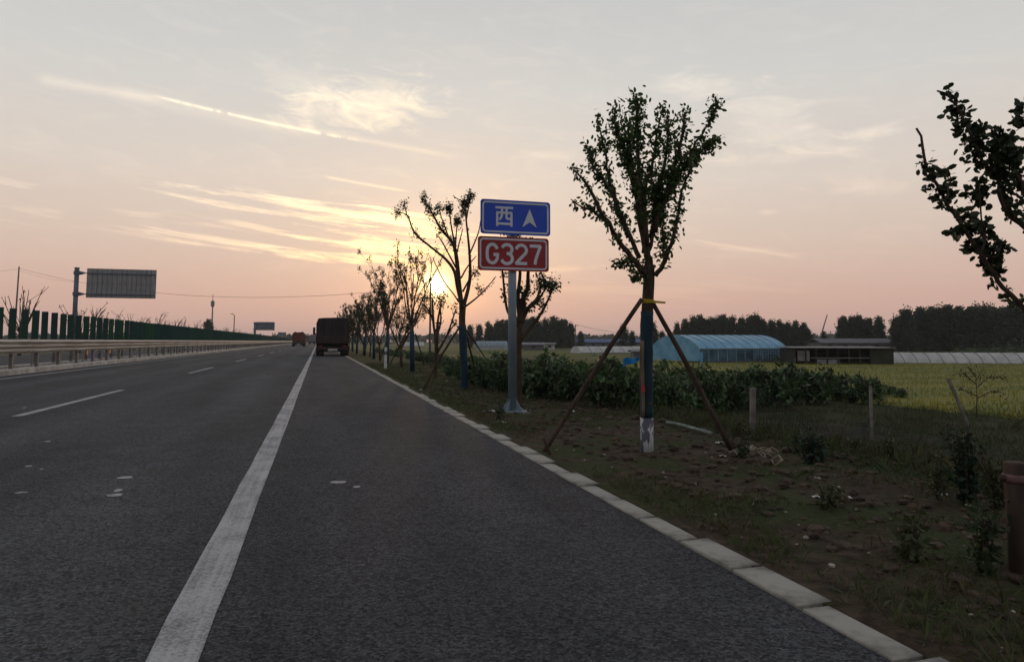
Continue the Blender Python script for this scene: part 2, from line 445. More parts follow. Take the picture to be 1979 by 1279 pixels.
# old paint drops and patches on the lane
for px, py, w, h in ((243, 923, 34, 9), (228, 948, 22, 8), (222, 957, 34, 9), (40, 952, 24, 5), (56, 901, 16, 4), (92, 853, 12, 3), (47, 788, 8, 2), (652, 932, 34, 8), (690, 941, 18, 5), (80, 907, 7, 3)):
    c0 = CAM+ray(px, py)*(-CAM.z/ray(px, py).z); s_ = px_m(c0)
    n = 11; pts = []
    hd = h*s_*depth(c0)/H*.9
    for k in range(n):
        a = 2*math.pi*k/n; r = rnd.uniform(.55, 1.1)
        pts.append((c0.x+math.cos(a)*w*s_/2*r, c0.y+math.sin(a)*hd/2*r, .004))
    mb = MB(); mb.v = pts; mb.f = [tuple(range(n))]
    mb.build('paint_spot', PAINT, road)

# kerb stones, one by one
CONC = mat('kerb_concrete', (.36, .345, .30), .9, c2=(.13, .125, .11), scale=5, detail=8, bump=.6, bscale=60, spec=.2, thr=(.25, .6))
kerb = tag(MB().box(KERB_IN+.01, KERB_OUT-.01, Y0, Y1, -.2, -.02).build('kerb', CONC), 'pale concrete edging along the hard shoulder', None, None, 'structure')
kmesh = []
for k in range(6):
    mb = MB(); mb.box(KERB_IN+rnd.uniform(0, .006), KERB_OUT-rnd.uniform(0, .008), .008+rnd.uniform(0, .006), .49-rnd.uniform(0, .008), -.12, .010+rnd.uniform(-.003, .004), .004)
    mb.v = [(x+rnd.uniform(-.002, .002), y+rnd.uniform(-.003, .003), z+rnd.uniform(-.0015, .0015)) for x, y, z in mb.v]
    o = mb.build('kerb_stone', CONC, kerb); kmesh.append(o)
    o.location.y = -1+k*.5
for k in range(6, 130):
    o = kmesh[rnd.randrange(6)].copy(); col.objects.link(o); o.location = (rnd.uniform(-.006, .006), -1+k*.5, rnd.uniform(-.001, .002)); o.rotation_euler.z = 0
mb = MB()
for k in range(130, 600): mb.box(KERB_IN, KERB_OUT, -1+k*.5+.008, -.51+k*.5, -.12, .010)
for k in range(-60, -2): mb.box(KERB_IN, KERB_OUT, k*.5+.008, .49+k*.5, -.12, .010)
mb.build('far_kerb_stones', CONC, kerb)['kind'] = 'stuff'

# ------------------------------------------------------------------ median, guard rails, anti-glare boards
MED = mat('median_concrete', (.56, .53, .48), .9, c2=(.30, .28, .25), scale=2.2, detail=8, bump=.4, bscale=40)
mb = MB()
mb.prism([(-10.40, -.2), (-9.73, -.2), (-9.75, .15), (-9.78, .17), (-10.40, .17)], Y0, Y1)
mb.prism([(-11.76, -.2), (-11.2, -.2), (-11.2, .17), (-11.72, .17), (-11.75, .15)], Y0, Y1)
tag(mb.build('median_kerb', MED), 'pale raised concrete kerb under the guard rail', None, None, 'structure')
tag(MB().box(-11.21, -10.39, Y0, Y1, -.2, .1).build('median_soil', mat('median_soil', (.13, .12, .10), .95, .4, 3, bump=.5)), 'grey soil strip in the central reserve', None, None, 'structure')
STEEL = mat('galvanised_rail', (.48, .45, .40), .55, c2=(.22, .17, .13), scale=1.6, detail=7, metal=.25, spec=.4, stretch=(1, .25, 9), thr=(.34, .62))
POST = mat('rail_post', (.20, .20, .20), .6, c2=(.10, .085, .075), scale=4, metal=.25)
BLUEPOST = mat('rail_post_purple', (.14, .125, .19), .6, .3, 4)
def wbeam(x0, sgn):
    pr = []
    for i in range(19):
        t = i/18; z = .69+.49*t
        pr.append((x0+sgn*(.045-.045*math.cos(2*math.pi*3*t)), z))
    return pr+[(x-sgn*.008, z) for x, z in reversed(pr)]
def rail(name, x0, sgn, label, nposts, start):
    root = empty(name, (x0, start, .17), label, 'guard rail')
    inv = Matrix.Translation((-x0, -start, -.17))
    def put(mb, nm, mt, smooth=False):
        mb.v = [tuple(inv @ Vector(p)) for p in mb.v]
        return mb.build(nm, mt, root, smooth)
    bm = put(MB().prism(wbeam(x0, sgn), start, start+4.4), 'rail_beam', STEEL)
    bolt = MB()
    for yy in (.12, .3, 4.1, 4.28):
        for z in (.775, .93, 1.09): bolt.box(x0+sgn*.085-.012, x0+sgn*.085+.012, start+yy-.015, start+yy+.015, z-.015, z+.015)
    bo = put(bolt, 'splice_bolts', POST); bo.parent = bm; bo['kind'] = 'stuff'
    for k in range(1, 26):
        c = bm.copy(); col.objects.link(c); c.location.y = 4.4*k
        d = bo.copy(); col.objects.link(d); d.parent = c
    put(MB().prism(wbeam(x0, sgn), start+4.4*26, 900), 'far_rail_beam', STEEL)
    mb = MB(); xp = x0-sgn*.09
    mb.box(xp-.05, xp+.05, start+1.0, start+1.14, .15, 1.12, .006)
    pp = put(mb, 'rail_post', POST)
    mb = MB(); mb.box(min(xp+sgn*.051, x0-sgn*.002), max(xp+sgn*.051, x0-sgn*.002), start+.98, start+1.16, .74, 1.1, .006)
    bl = put(mb, 'spacer_block', POST); bl.parent = pp
    for k in range(1, nposts):
        c = pp.copy(); col.objects.link(c); c.location.y = 2.2*k
        d = bl.copy(); col.objects.link(d); d.parent = c
        if k == 25 and sgn > 0: c.data = c.data.copy(); c.data.materials[0] = BLUEPOST
    mb = MB()
    for k in range(nposts, 330): mb.box(xp-.05, xp+.05, start+1.0+2.2*k, start+1.14+2.2*k, .15, 1.12)
    put(mb, 'far_rail_posts', POST)['kind'] = 'stuff'
rail('guard_rail', -10.03, 1, 'weathered three-wave steel guard rail on the near side of the central reserve', 60, -20)
rail('guard_rail', -11.41, -1, 'guard rail on the far side of the central reserve, behind the green boards', 60, -19)
ORANGE = mat('orange_reflector', (.55, .22, .03), .5, .3, 9)
for px, lab in ((168, 'orange marker tab hanging under the guard rail, nearer one'), (212, 'orange marker tab hanging under the guard rail, farther one')):
    d = ray(px, 690); t = -9.99/d.x; p = CAM+d*t
    tag(MB().box(p.x-.01, p.x+.01, p.y-.09, p.y+.09, .50, .685, .004).build('marker_tab', ORANGE), lab, 'marker')

GREEN = [mat('green_board_%d' % i, c, .5, .18, 1.5, spec=.35) for i, c in enumerate(((.004, .042, .030), (.004, .036, .034), (.004, .055, .022)))]
fence = empty('antiglare_screen', (-10.8, 28, .1), 'row of upright dark green anti-glare boards along the central reserve', 'screen')
RAILC = mat('board_rail', (.30, .30, .28), .6, .25, 3, metal=.2)
mb = MB()
for k in range(-12, 300): mb.box(-.035, .035, 3.0*k-.035, 3.0*k+.035, -.1, .92)
mb.build('support_posts', RAILC, fence)['kind'] = 'stuff'
MB().box(-.03, .03, -40, 870, .92, .97).build('board_rail', RAILC, fence)
bmesh_ = []
for q in range(3):
    mb = MB(); mb.box(-.125, .125, -.015, .015, .972, 2.22, .014); o = mb.build('board', GREEN[q], fence); bmesh_.append(o)
kk = 0
for k in range(-20, 110):
    o = bmesh_[kk] if kk < 3 else bmesh_[rnd.choice((0, 0, 0, 1, 2))].copy()
    if kk >= 3: col.objects.link(o)
    kk += 1
    o.location = (rnd.uniform(-.01, .01), 1.03*k+rnd.uniform(-.03, .03), rnd.uniform(-.015, .02))
    o.rotation_euler = (rnd.uniform(-.02, .02), rnd.uniform(-.012, .012), rnd.uniform(-.1, .12))
mb = MB()
for k in range(110, 840):
    y = 1.03*k; mb.box(-.125, .125, y-.015, y+.015, .97, 2.22)
mb.build('far_boards', GREEN[0], fence)['kind'] = 'stuff'

# ------------------------------------------------------------------ road sign
BLUE = mat('sign_blue', (.010, .060, .46), .45, .10, 2, spec=.4)
RED = mat('sign_red', (.26, .012, .016), .45, .12, 2, spec=.4)
SWHITE = mat('sign_white', (.55, .58, .62), .5, .08, 3)
GALV = mat('galvanised_post', (.24, .30, .35), .5, c2=(.15, .20, .24), scale=2.5, detail=7, metal=.3, spec=.4, stretch=(1, 1, .3))
def rrect(w, h, r, n=5):
    out = []
    for cx, cz, a0 in ((w/2-r, h/2-r, 0), (-w/2+r, h/2-r, 90), (-w/2+r, -h/2+r, 180), (w/2-r, -h/2+r, 270)):
        for k in range(n+1):
            a = R(a0+90*k/n); out.append((cx+r*math.cos(a), cz+r*math.sin(a)))
    return out
def ribbon(mb, pts, w, y0, y1):
    """flat stroke in the XZ plane with depth y0..y1"""
    pts = [Vector((p[0], p[1])) for p in pts]; L, Rr = [], []
    for i, p in enumerate(pts):
        a = (pts[i]-pts[i-1]).normalized() if i else None
        c = (pts[i+1]-pts[i]).normalized() if i < len(pts)-1 else None
        if a is None: n = Vector((-c.y, c.x)); k = 1
        elif c is None: n = Vector((-a.y, a.x)); k = 1
        else:
            n1 = Vector((-a.y, a.x)); n2 = Vector((-c.y, c.x)); n = (n1+n2)
            n = n.normalized() if n.length > 1e-4 else n1
            k = min(2.2, 1/max(.35, n.dot(n1)))
        L.append(p+n*w/2*k); Rr.append(p-n*w/2*k)
    rows = [[(l.x, y0, l.y), (r.x, y0, r.y), (r.x, y1, r.y), (l.x, y1, l.y)] for l, r in zip(L, Rr)]
    mb.quadgrid(rows, True, True)
def arc(cx, cz, rx, rz, a0, a1, n=8):
    return [(cx+rx*math.cos(R(a0+(a1-a0)*k/n)), cz+rz*math.sin(R(a0+(a1-a0)*k/n))) for k in range(n+1)]
sp = ground(990, 795); sp.z = terr(sp.x, sp.y)
sign = empty('road_sign', sp, 'blue and red route sign on a galvanised post at the roadside', 'road sign')
def zat(px, py):
    d = ray(px, py); t = (sp.y-CAM.y)/d.y; return (CAM+d*t)
ztop = zat(992, 380).z-sp.z-.14
MB().tube([(0, 0, .02), (0, 0, ztop)], .068, 20).build('post', GALV, sign, True)
MB().tube([(0, 0, ztop+.001), (0, 0, ztop+.02)], .072, 20).build('post_cap', GALV, sign)
MB().box(-.2, .2, -.2, .2, .0, .02, .004).build('base_plate', GALV, sign)
for k in range(4):
    mb = MB(); mb.prism([(.07, .021), (.18, .021), (.18, .04), (.07, .2)], -.006, .006)
    o = mb.build('gusset', GALV, sign); o.rotation_euler.z = R(45+90*k)
for k in range(4):
    a = R(90*k); mb = MB(); mb.tube([(.165*math.cos(a), .165*math.sin(a), .02), (.165*math.cos(a), .165*math.sin(a), .05)], .013, 6); mb.build('anchor_bolt', GALV, sign)
def panel(name, c_tl, c_tr, c_br, c_bl, mt, label):
    q = [zat(*c) for c in (c_tl, c_tr, c_br, c_bl)]
    w = ((q[1].x-q[0].x)+(q[2].x-q[3].x))/2; h = ((q[0].z-q[3].z)+(q[1].z-q[2].z))/2
    cx = sum(p.x for p in q)/4-sp.x; cz = sum(p.z for p in q)/4-sp.z
    o = MB().prism(rrect(w, h, .05), -.0015, .0015).build(name, mt, sign)
    o.location = (cx, -.1, cz); o['label'] = label
    mb = MB(); ribbon(mb, (lambda r: r+[r[0], r[1]])(rrect(w-.085, h-.085, .05, 6)), .027, -.0045, -.0016); mb.build('border', SWHITE, o)
    mb = MB()
    for z in (-h*.28, h*.28): mb.box(-w/2+.08, w/2-.08, .0018, .03, z-.02, z+.02)
    mb.build('back_channel', GALV, o)
    mb = MB()
    for z in (-h*.28, h*.28): mb.box(-.085, .085, .031, .18, z-.015, z+.015)
    mb.build('clamp', GALV, o)
    return o, w, h
bp, bw, bh = panel('blue_panel', (926.9, 385.8), (1060.6, 394.6), (1058.6, 460), (924.5, 451.6), BLUE, 'blue panel with a white character and an upward arrowhead')
rp, rw, rh = panel('red_panel', (921.7, 458.4), (1057.5, 462.2), (1056, 527.6), (919.6, 522.7), RED, 'dark red panel with route number G327')
def glyph(strokes, ox, oz, w, h, sw, parent, name):
    mb = MB()
    for i, s_ in enumerate(strokes):
        ribbon(mb, [(ox+x*w, oz+z*h) for x, z in s_], sw, -.0045-.0004*i, -.0016)
    return mb.build(name, SWHITE, parent)
XI = [[(0, 1), (1, 1)], [(.10, .74), (.10, -.02)], [(.90, .74), (.90, -.02)], [(.05, .72), (.95, .72)], [(.10, .12), (.90, .12)],
      [(.37, 1), (.37, .62), (.33, .48), (.22, .33)], [(.62, 1), (.62, .45), (.66, .40), (.88, .39)]]
glyph(XI, -.345, -.145, .30, .30, .037, bp, 'character')
mb = MB(); mb.quadgrid([[(.235, y, .155), (.11, y, -.15), (.235, y, -.065), (.355, y, -.15)] for y in (-.0016, -.005)], True)
k0 = len(mb.v)-4; mb.f += [(k0, k0+2, k0+1), (k0, k0+3, k0+2)]
mb.build('arrowhead', SWHITE, bp)
Gs = [arc(.5, .62, .45, .36, 20, 180, 9)+arc(.5, .38, .45, .36, 180, 360, 9)+[(.95, .46), (.6, .46)]]
T3 = [arc(.48, .74, .42, .25, 160, -60, 9)+[(.45, .53)], [(.45, .53)]+arc(.48, .27, .45, .27, 70, -165, 9)]
T2 = [arc(.48, .72, .43, .27, 170, -30, 9)+[(.05, .04), (.05, .03)], [(.0, .035), (.96, .035)]]
T7 = [[(.02, .965), (.98, .965), (.92, .8), (.6, .4), (.45, 0)]]
T7 = [[(.0, .965), (.94, .965)], [(.90, .965), (.62, .5), (.48, .2), (.44, 0)]]
GW, GH = .208, .315
for i, (st_, nm) in enumerate(((Gs, 'letter'), (T3, 'digit'), (T2, 'digit'), (T7, 'digit'))):
    glyph(st_, -.455+i*.242, -.160, GW*(.98 if i else .92), GH, .050, rp, nm)
# broken concrete footing
FOOT = mat('footing_concrete', (.38, .37, .35), .95, c2=(.16, .15, .13), scale=7, detail=8, bump=.8)
mb = MB(); n = 18; top = []; bot = []
for k in range(n):
    a = 2*math.pi*k/n; r = .42*rnd.uniform(.75, 1.15); top.append((sp.x+r*math.cos(a)*.95, sp.y+r*math.sin(a)*.9, sp.z+.004+rnd.uniform(-.02, .012))); bot.append((sp.x+r*math.cos(a)*1.1, sp.y+r*math.sin(a)*1.1, sp.z-.15))
mb.quadgrid([bot, top], True, True)
tag(mb.build('concrete_footing', FOOT), 'broken pale concrete footing round the base of the sign post', 'footing')

# ------------------------------------------------------------------ trees by the road
BARK = mat('bark', (.060, .042, .030), .9, .45, 14, bump=.8, stretch=(1, 1, .25))
BARK2 = mat('bark_tan', (.090, .060, .040), .9, c2=(.040, .028, .020), scale=8, bump=.6, stretch=(1, 1, .3))
WRAP = mat('trunk_wrap', (.011, .048, .066), .8, c2=(.012, .024, .040), scale=7, detail=6, bump=.4, stretch=(1, 1, .6))
LIME = mat('lime_wash', (.46, .48, .50), .9, c2=(.10, .10, .125), scale=9, detail=3, stretch=(1, 1, .45), thr=(.44, .48))
LEAF = mat('leaf', (.050, .085, .024), .6, .4, 3, trans=.3, spec=.3)
LEAF2 = mat('leaf_dark', (.030, .045, .018), .6, .4, 3, trans=.22, spec=.3)
LEAFR = mat('leaf_young', (.075, .070, .028), .6, .4, 3, trans=.3)
WOOD = mat('prop_wood', (.080, .054, .038), .9, c2=(.035, .024, .018), scale=9, bump=.6, stretch=(1, 1, .15))

def smooth_poly(pts, n=4):
    pts = [Vector(p) for p in pts]; out = []
    for i in range(len(pts)-1):
        p0, p1, p2, p3 = pts[max(i-1, 0)], pts[i], pts[i+1], pts[min(i+2, len(pts)-1)]
        for k in range(n):
            t = k/n
            out.append(.5*((2*p1)+(p2-p0)*t+(2*p0-5*p1+4*p2-p3)*t*t+(3*p1-p0-3*p2+p3)*t**3))
    out.append(pts[-1]); return out
def traced(reg, zs, dep, d0=0, d1=0):
    """points of a zoomed crop (x0, y0, scale) -> world points at depth dep, drifting d0..d1 metres in depth"""
    n = len(zs); out = []
    for i, (zx, zy) in enumerate(zs):
        out.append(at(reg[0]+zx/reg[2], reg[1]+zy/reg[2], dep+d0+(d1-d0)*i/max(1, n-1)))
    return out
def along(pts, per_m, spread, t0=0.0, t1=1.0, clump=0):
    """scatter points near a polyline; clump>0 gathers them in tufts"""
    pts = [np.array(p) for p in pts]; seg = [np.linalg.norm(pts[i+1]-pts[i]) for i in range(len(pts)-1)]
    L = sum(seg); n = max(1, int(L*(t1-t0)*per_m)); cum = np.concatenate([[0], np.cumsum(seg)])
    if clump: cs = nr.uniform(t0, t1, max(1, int(L*(t1-t0)*clump)))
    P = []
    for _ in range(n):
        t = nr.choice(cs)+nr.normal()*.035/max(L, .2) if clump else nr.uniform(t0, t1)
        s_ = min(max(t, 0), 1)*L; i = min(len(seg)-1, max(0, np.searchsorted(cum, s_)-1))
        p = pts[i]+(pts[i+1]-pts[i])*((s_-cum[i])/max(seg[i], 1e-6))
        P.append(p+nr.normal(size=3)*spread)
    return P

GRP1 = 'young trees with blue wrapped trunks along the verge'
GRP2 = 'low pollarded trees along the verge'

# --- nearest tree
base = ground(1250, 872); base.z = terr(base.x, base.y)-.02
DA = depth(base)
ta = empty('street_tree', base, 'tall leafy young tree right of the sign, with white painted trunk foot and two props', 'tree', GRP1)
def loc(o, root): o.data.transform(Matrix.Translation(-root.location)); return o
def tree_part(mb, name, mt, root, smooth=True): return loc(mb.build(name, mt, root, smooth), root)
RA = (1000, 160, 3.198)
fork = at(1254, 512, DA)
ctr = [base+Vector((0, 0, -.05)), at(1250, 800, DA), at(1249, 700, DA), at(1251, 600, DA), at(1254, 545, DA), fork]
r0 = 11*DA/FPX
tree_part(MB().tube(smooth_poly(ctr, 5), [r0*k for k in np.linspace(1.12, .95, 26)], 14), 'trunk', BARK, ta)
tree_part(MB().tube(smooth_poly([at(1250, 806, DA), at(1249, 700, DA), at(1250.5, 602, DA)], 6), [r0*1.12*(1+.05*math.sin(k*2.1)) for k in range(13)], 14), 'trunk_wrap', WRAP, ta)
tree_part(MB().tube([base+Vector((0, 0, -.02)), at(1250, 850, DA), at(1250, 806, DA)], [r0*1.18, r0*1.15, r0*1.14], 16), 'lime_wash_band', LIME, ta)
brA = [  # points, start radius px, leaf density, spread, depth drift
    ([(818, 1200), (812, 1110), (798, 1010), (790, 900), (775, 780)], 10.5, 60, .05, 0),
    ([(790, 1180), (680, 1050), (560, 870), (440, 650), (395, 580), (345, 540)], 6, 110, .05, -.5),
    ([(560, 870), (470, 800), (400, 765), (345, 740)], 3, 90, .04, -.2),
    ([(760, 1080), (670, 880), (560, 650), (470, 510), (430, 400)], 5, 170, .055, .4),
    ([(690, 960), (600, 720), (560, 560), (535, 400), (490, 230)], 5, 210, .06, -.1),
    ([(790, 1060), (755, 800), (700, 560), (640, 370), (600, 250), (610, 130)], 7, 300, .075, .25),
    ([(790, 900), (765, 700), (745, 450), (740, 250), (740, 120), (715, 65)], 5, 310, .07, -.35),
    ([(770, 700), (690, 480), (690, 330), (680, 230)], 4, 420, .075, .1),
    ([(800, 1000), (780, 700), (830, 520), (860, 350), (895, 140)], 5, 230, .06, -.3),
    ([(830, 950), (880, 650), (920, 440), (930, 190)], 6, 330, .07, .3),
    ([(840, 920), (920, 700), (990, 450), (1030, 250), (1040, 170)], 6, 320, .07, -.15),
    ([(850, 900), (950, 640), (1050, 500), (1150, 400), (1240, 360)], 6, 420, .07, .2),
    ([(1050, 500), (1110, 370), (1180, 260), (1240, 120)], 3, 200, .035, -.1),
    ([(850, 1190), (920, 1080), (980, 900), (1010, 700), (1060, 560), (1110, 470)], 5, 150, .05, -.3),
    ([(910, 1090), (900, 950), (880, 850)], 3, 140, .04, .2),
    ([(820, 1040), (850, 880), (850, 760), (840, 640)], 4, 300, .06, .0),
    ([(770, 1170), (700, 1120), (600, 1120)], 2, 190, .05, .1), ([(800, 1190), (730, 1210)], 2, 190, .045, -.1)]
mb = MB(); LP = []
for pts, r, den, spr, dd in brA:
    w = smooth_poly(traced(RA, pts, DA, dd*.15, dd), 4)
    w = [p+Vector(nr.normal(size=3)*.006) for p in w]
    rr = np.linspace(r, 1.0, len(w))*DA/FPX
    mb.tube(w, rr, 7)
    LP += along(w, den*.75, spr*.62, .15, 1)
    LP += along(w, den*.75, spr*.5, .1, 1, clump=9)
    for _ in range(int(4+den/50)):   # side twigs
        i = rnd.randrange(2, len(w)); q = w[i]; dv = Vector(nr.normal(size=3))*.5+Vector((0, 0, .5)); q2 = q+dv.normalized()*rnd.uniform(.03, .10)
        mb.tube([q, (q+q2)/2+Vector((0, 0, .01)), q2], [.004, .003, .002], 4); LP += along([q, q2], 120, .025)
tree_part(mb, 'branches', BARK, ta)
loc(leaves(LP, .048, 'foliage', LEAF, ta, .5, .35, oval=True), ta)
# timber stick tied to the trunk
def stick(name, pts, r, mt, label, cat, n=8, taper=1.0, group=None, parts=None):
    b0 = Vector(pts[0]); o = MB()
    pl = [Vector(p)-b0 for p in smooth_poly(pts, 3)]
    pl = [p+Vector(nr.normal(size=3)*r*.12) for p in pl]
    rr = [r*(1+(taper-1)*k/(len(pl)-1))*rnd.uniform(.93, 1.06) for k in range(len(pl))]
    o.tube(pl, rr, n); ob = o.build(name, mt, None, True); ob.location = b0
    return tag(ob, label, cat, group)
BAMB = mat('lath', (.24, .18, .11), .8, c2=(.13, .09, .055), scale=12, stretch=(1, 1, .2))
stick('timber_lath', [at(1243, 804, DA-.075), at(1242, 730, DA-.08), at(1240.5, 658, DA-.08)], .019, BAMB, 'pale timber lath tied upright against the trunk right of the sign', 'lath', 4)
# props
pl = ground(1048, 872); pr_ = ground(1418, 872)
stick('support_prop', [pl-Vector((0, 0, .03)), (pl+at(1240, 580, DA))/2+Vector((0, 0, .006)), at(1241, 576, DA-.06)], .027, WOOD, 'wooden prop leaning to the nearest tree from the kerb side', 'tree prop', 9, .85, 'tree props')
stick('support_prop', [pr_-Vector((0, 0, .03)), (pr_+at(1262, 585, DA))/2, at(1258, 578, DA+.05)], .027, WOOD, 'wooden prop leaning to the nearest tree from the field side', 'tree prop', 9, .85, 'tree props')
STAKE = mat('stake_wood', (.07, .045, .03), .9, .4, 8, bump=.5, stretch=(1, 1, .2))
s0 = ground(1067, 878); stick('ground_stake', [s0-Vector((0, 0, .04)), s0+(at(1050, 846, depth(s0))-s0)], .016, STAKE, 'short dark stake crossing the foot of the kerb-side prop', 'stake', 6)
s0 = ground(1432, 880); stick('ground_stake', [s0-Vector((0, 0, .04)), s0+(at(1412, 848, depth(s0))-s0)], .016, STAKE, 'short dark stake at the foot of the field-side prop', 'stake', 6)
YEL = mat('yellow_strap', (.42, .30, .015), .6, .2, 10)
mb = MB(); c = at(1252, 583, DA)
ring = [c+Vector((math.cos(a)*r0*1.12, math.sin(a)*r0*1.12, 0)) for a in np.linspace(0, 2*math.pi, 17)]
mb.quadgrid([[p+Vector((0, 0, dz)) for p in ring] for dz in (-.016, .016)])
e0 = at(1262, 583, DA-.06); e1 = at(1286, 585, DA-.02)
mb.quadgrid([[e0+Vector((0, 0, -.012)), e1+Vector((0, 0, -.009))], [e0+Vector((0, -.004, .012)), e1+Vector((0, -.004, .009))]])
e0 = at(1236, 579, DA-.05); e1 = at(1264, 582, DA-.075)
mb.quadgrid([[e0+Vector((0, 0, -.014)), e1+Vector((0, 0, -.014))], [e0+Vector((0, -.004, .014)), e1+Vector((0, -.004, .014))]])
tag(mb.build('tie_strap', YEL), 'yellow strap tying the props to the nearest tree, one end sticking out', 'strap')
BRAG = mat('blue_rag', (.015, .22, .55), .6, .2, 8)
mb = MB(); rows = []
for i in range(8):
    t = i/7; rows.append([at(1236-32*t, 692+10*t+2*math.sin(t*6)+s_*(3+7*t*(1-.3*t))+rnd.uniform(-.8, .8), DA-.08+.03*math.sin(t*9+s_)) for s_ in (-1, -.3, .4, 1)])
mb.quadgrid(rows)
tag(mb.build('blue_rag', BRAG, None, True), 'bright blue rag tied to the nearest trunk and blowing left', 'rag')
RIB = mat('red_tag', (.42, .05, .04), .7, .2, 9)
tag(MB().quadgrid([[at(1240, 742, DA-.105), at(1246, 743, DA-.105)], [at(1240, 758, DA-.105), at(1247, 757, DA-.104)]]).build('red_tag', RIB), 'small red tag tied on the timber lath', 'tag')

# --- second wrapped tree
base = ground(898, 752); base.z = terr(base.x, base.y)-.02; DB = depth(base)
tb = empty('street_tree', base, 'sparse tall tree with spreading twigs immediately left of the sign', 'tree', GRP1)
RB = (740, 360, 3.045)
r0 = 6.0*DB/FPX
tree_part(MB().tube(smooth_poly([base-Vector((0, 0, .05)), at(895, 690, DB), at(893, 620, DB), at(895, 588, DB)], 5), [r0*k for k in np.linspace(1.15, 1.05, 16)], 12), 'trunk', BARK, tb)
tree_part(MB().tube(smooth_poly([base-Vector((0, 0, .02)), at(896, 690, DB), at(893.5, 628, DB)], 5), [r0*1.25]*11, 12), 'trunk_wrap', WRAP, tb)
brB = [([(470, 720), (440, 600), (420, 500), (370, 430), (310, 380), (200, 290), (170, 240), (140, 170), (75, 150)], 4.5, 26, -.5),
       ([(140, 170), (125, 95)], 1.5, 40, 0), ([(445, 680), (420, 640), (360, 560), (310, 460), (295, 420)], 2, 4, .3),
       ([(468, 720), (455, 640), (430, 400), (400, 320), (340, 250), (280, 140), (225, 55)], 6.5, 40, .2),
       ([(430, 480), (350, 330), (320, 290)], 2.2, 20, -.3), ([(440, 450), (420, 330), (400, 220), (390, 120)], 3.2, 40, .4),
       ([(425, 380), (430, 300), (440, 190)], 2.5, 40, -.3), ([(430, 420), (450, 330), (470, 250)], 2, 12, .2),
       ([(470, 720), (510, 560), (510, 400), (490, 200), (480, 90)], 5, 26, -.15), ([(490, 200), (515, 60)], 2, 20, .2),
       ([(510, 400), (560, 280), (575, 200)], 2, 8, .3), ([(470, 620), (520, 530), (560, 500)], 2.5, 20, -.2),
       ([(475, 715), (570, 640), (660, 540)], 2.5, 22, .2), ([(570, 640), (610, 600), (665, 530)], 1.4, 22, -.1), ([(460, 540), (500, 470), (550, 410)], 2.2, 12, .4),
       ([(400, 330), (350, 200), (330, 130)], 1.8, 40, -.2), ([(480, 90), (440, 75), (412, 55)], 1.2, 20, 0)]
mb = MB(); LP = []
for pts, r, den, dd in brB:
    w = smooth_poly(traced(RB, pts, DB, dd*.1, dd), 4); rr = np.linspace(r, .9, len(w))*DB/FPX
    mb.tube(w, rr*.85, 6); LP += along(w, den*1.1, .026, .35, 1, clump=6)
for zx, zy, k in ((390, 130, 90), (440, 205, 90), (485, 100, 130), (515, 60, 70), (340, 255, 45), (270, 130, 50), (330, 130, 45), (240, 70, 35), (80, 150, 22), (125, 100, 18), (190, 280, 14), (475, 150, 50), (565, 600, 20), (545, 510, 30), (100, 140, 14), (300, 170, 30)):
    p = np.array(traced(RB, [(zx, zy)], DB, .1)[0]); LP += list(p+nr.normal(size=(int(k*2.6), 3))*np.array([.05, .05, .07]))
tree_part(mb, 'branches', BARK, tb); loc(leaves(LP, .062, 'foliage', LEAF2, tb, .5), tb)
f1 = ground(818, 752); stick('support_prop', [f1, (f1+at(882, 632, DB))/2, at(890, 629, DB-.05)], .03, WOOD, 'wooden prop on the road side of the sparse tree left of the sign', 'tree prop', 8, .8, 'tree props')
f1 = ground(927, 744); stick('support_prop', [f1, at(899, 640, DB+.05)], .028, WOOD, 'wooden prop on the field side of the sparse tree left of the sign', 'tree prop', 8, .8, 'tree props')
f1 = ground(955, 716); stick('support_prop', [f1, at(900, 636, DB+.08)], .026, WOOD, 'thin rear prop of the sparse tree, reaching the shrubs', 'tree prop', 8, .8, 'tree props')

# --- pollard behind the sign post
RD = (920, 500, 3.876)
base = ground(1003, 783); base.z = terr(base.x, base.y)-.02; DD = depth(base)
td = empty('street_tree', base, 'brown pollarded tree standing right behind the sign post', 'tree', GRP2)
r0 = 5.4*DD/FPX
tree_part(MB().tube(smooth_poly([base-Vector((0, 0, .05)), at(1003, 720, DD), at(1003, 655, DD), at(1005, 620, DD), at(1006, 600, DD)], 4), [r0*k for k in np.linspace(1.1, .85, 17)], 12), 'trunk', BARK2, td)
brD = [([(330, 610), (400, 520), (460, 450), (520, 350), (590, 190)], 5), ([(340, 480), (390, 370), (460, 290), (490, 170)], 5), ([(390, 370), (450, 330), (530, 210)], 3),
       ([(330, 480), (340, 330), (385, 230), (390, 110), (400, 0), (380, -110)], 6), ([(325, 440), (315, 280), (330, 110), (320, -60), (300, -170)], 4.5),
       ([(310, 500), (240, 400), (215, 270), (200, 110), (180, 0)], 3.2), ([(345, 420), (365, 330), (350, 250)], 3), ([(320, 520), (260, 300), (250, 60), (230, -120)], 3.5)]
mb = MB(); LP = []
for i, (pts, r) in enumerate(brD):
    w = smooth_poly(traced(RD, pts, DD, 0, rnd.uniform(-.35, .35)), 4); mb.tube(w, np.linspace(r, 1.6, len(w))*DD/FPX, 7)
    LP += along(w, 60, .03, .3, 1, clump=5); e = np.array(w[-1])
    LP += list(e+nr.normal(size=(110, 3))*np.array([.075, .075, .06]))
for zx, zy in ((500, 345), (420, 370), (380, 260), (490, 140), (520, 205)):
    p = np.array(traced(RD, [(zx, zy)], DD)[0]); LP += list(p+nr.normal(size=(35, 3))*.035)
tree_part(mb, 'branches', BARK2, td); loc(leaves(LP, .06, 'foliage', LEAF2, td, .6), td)

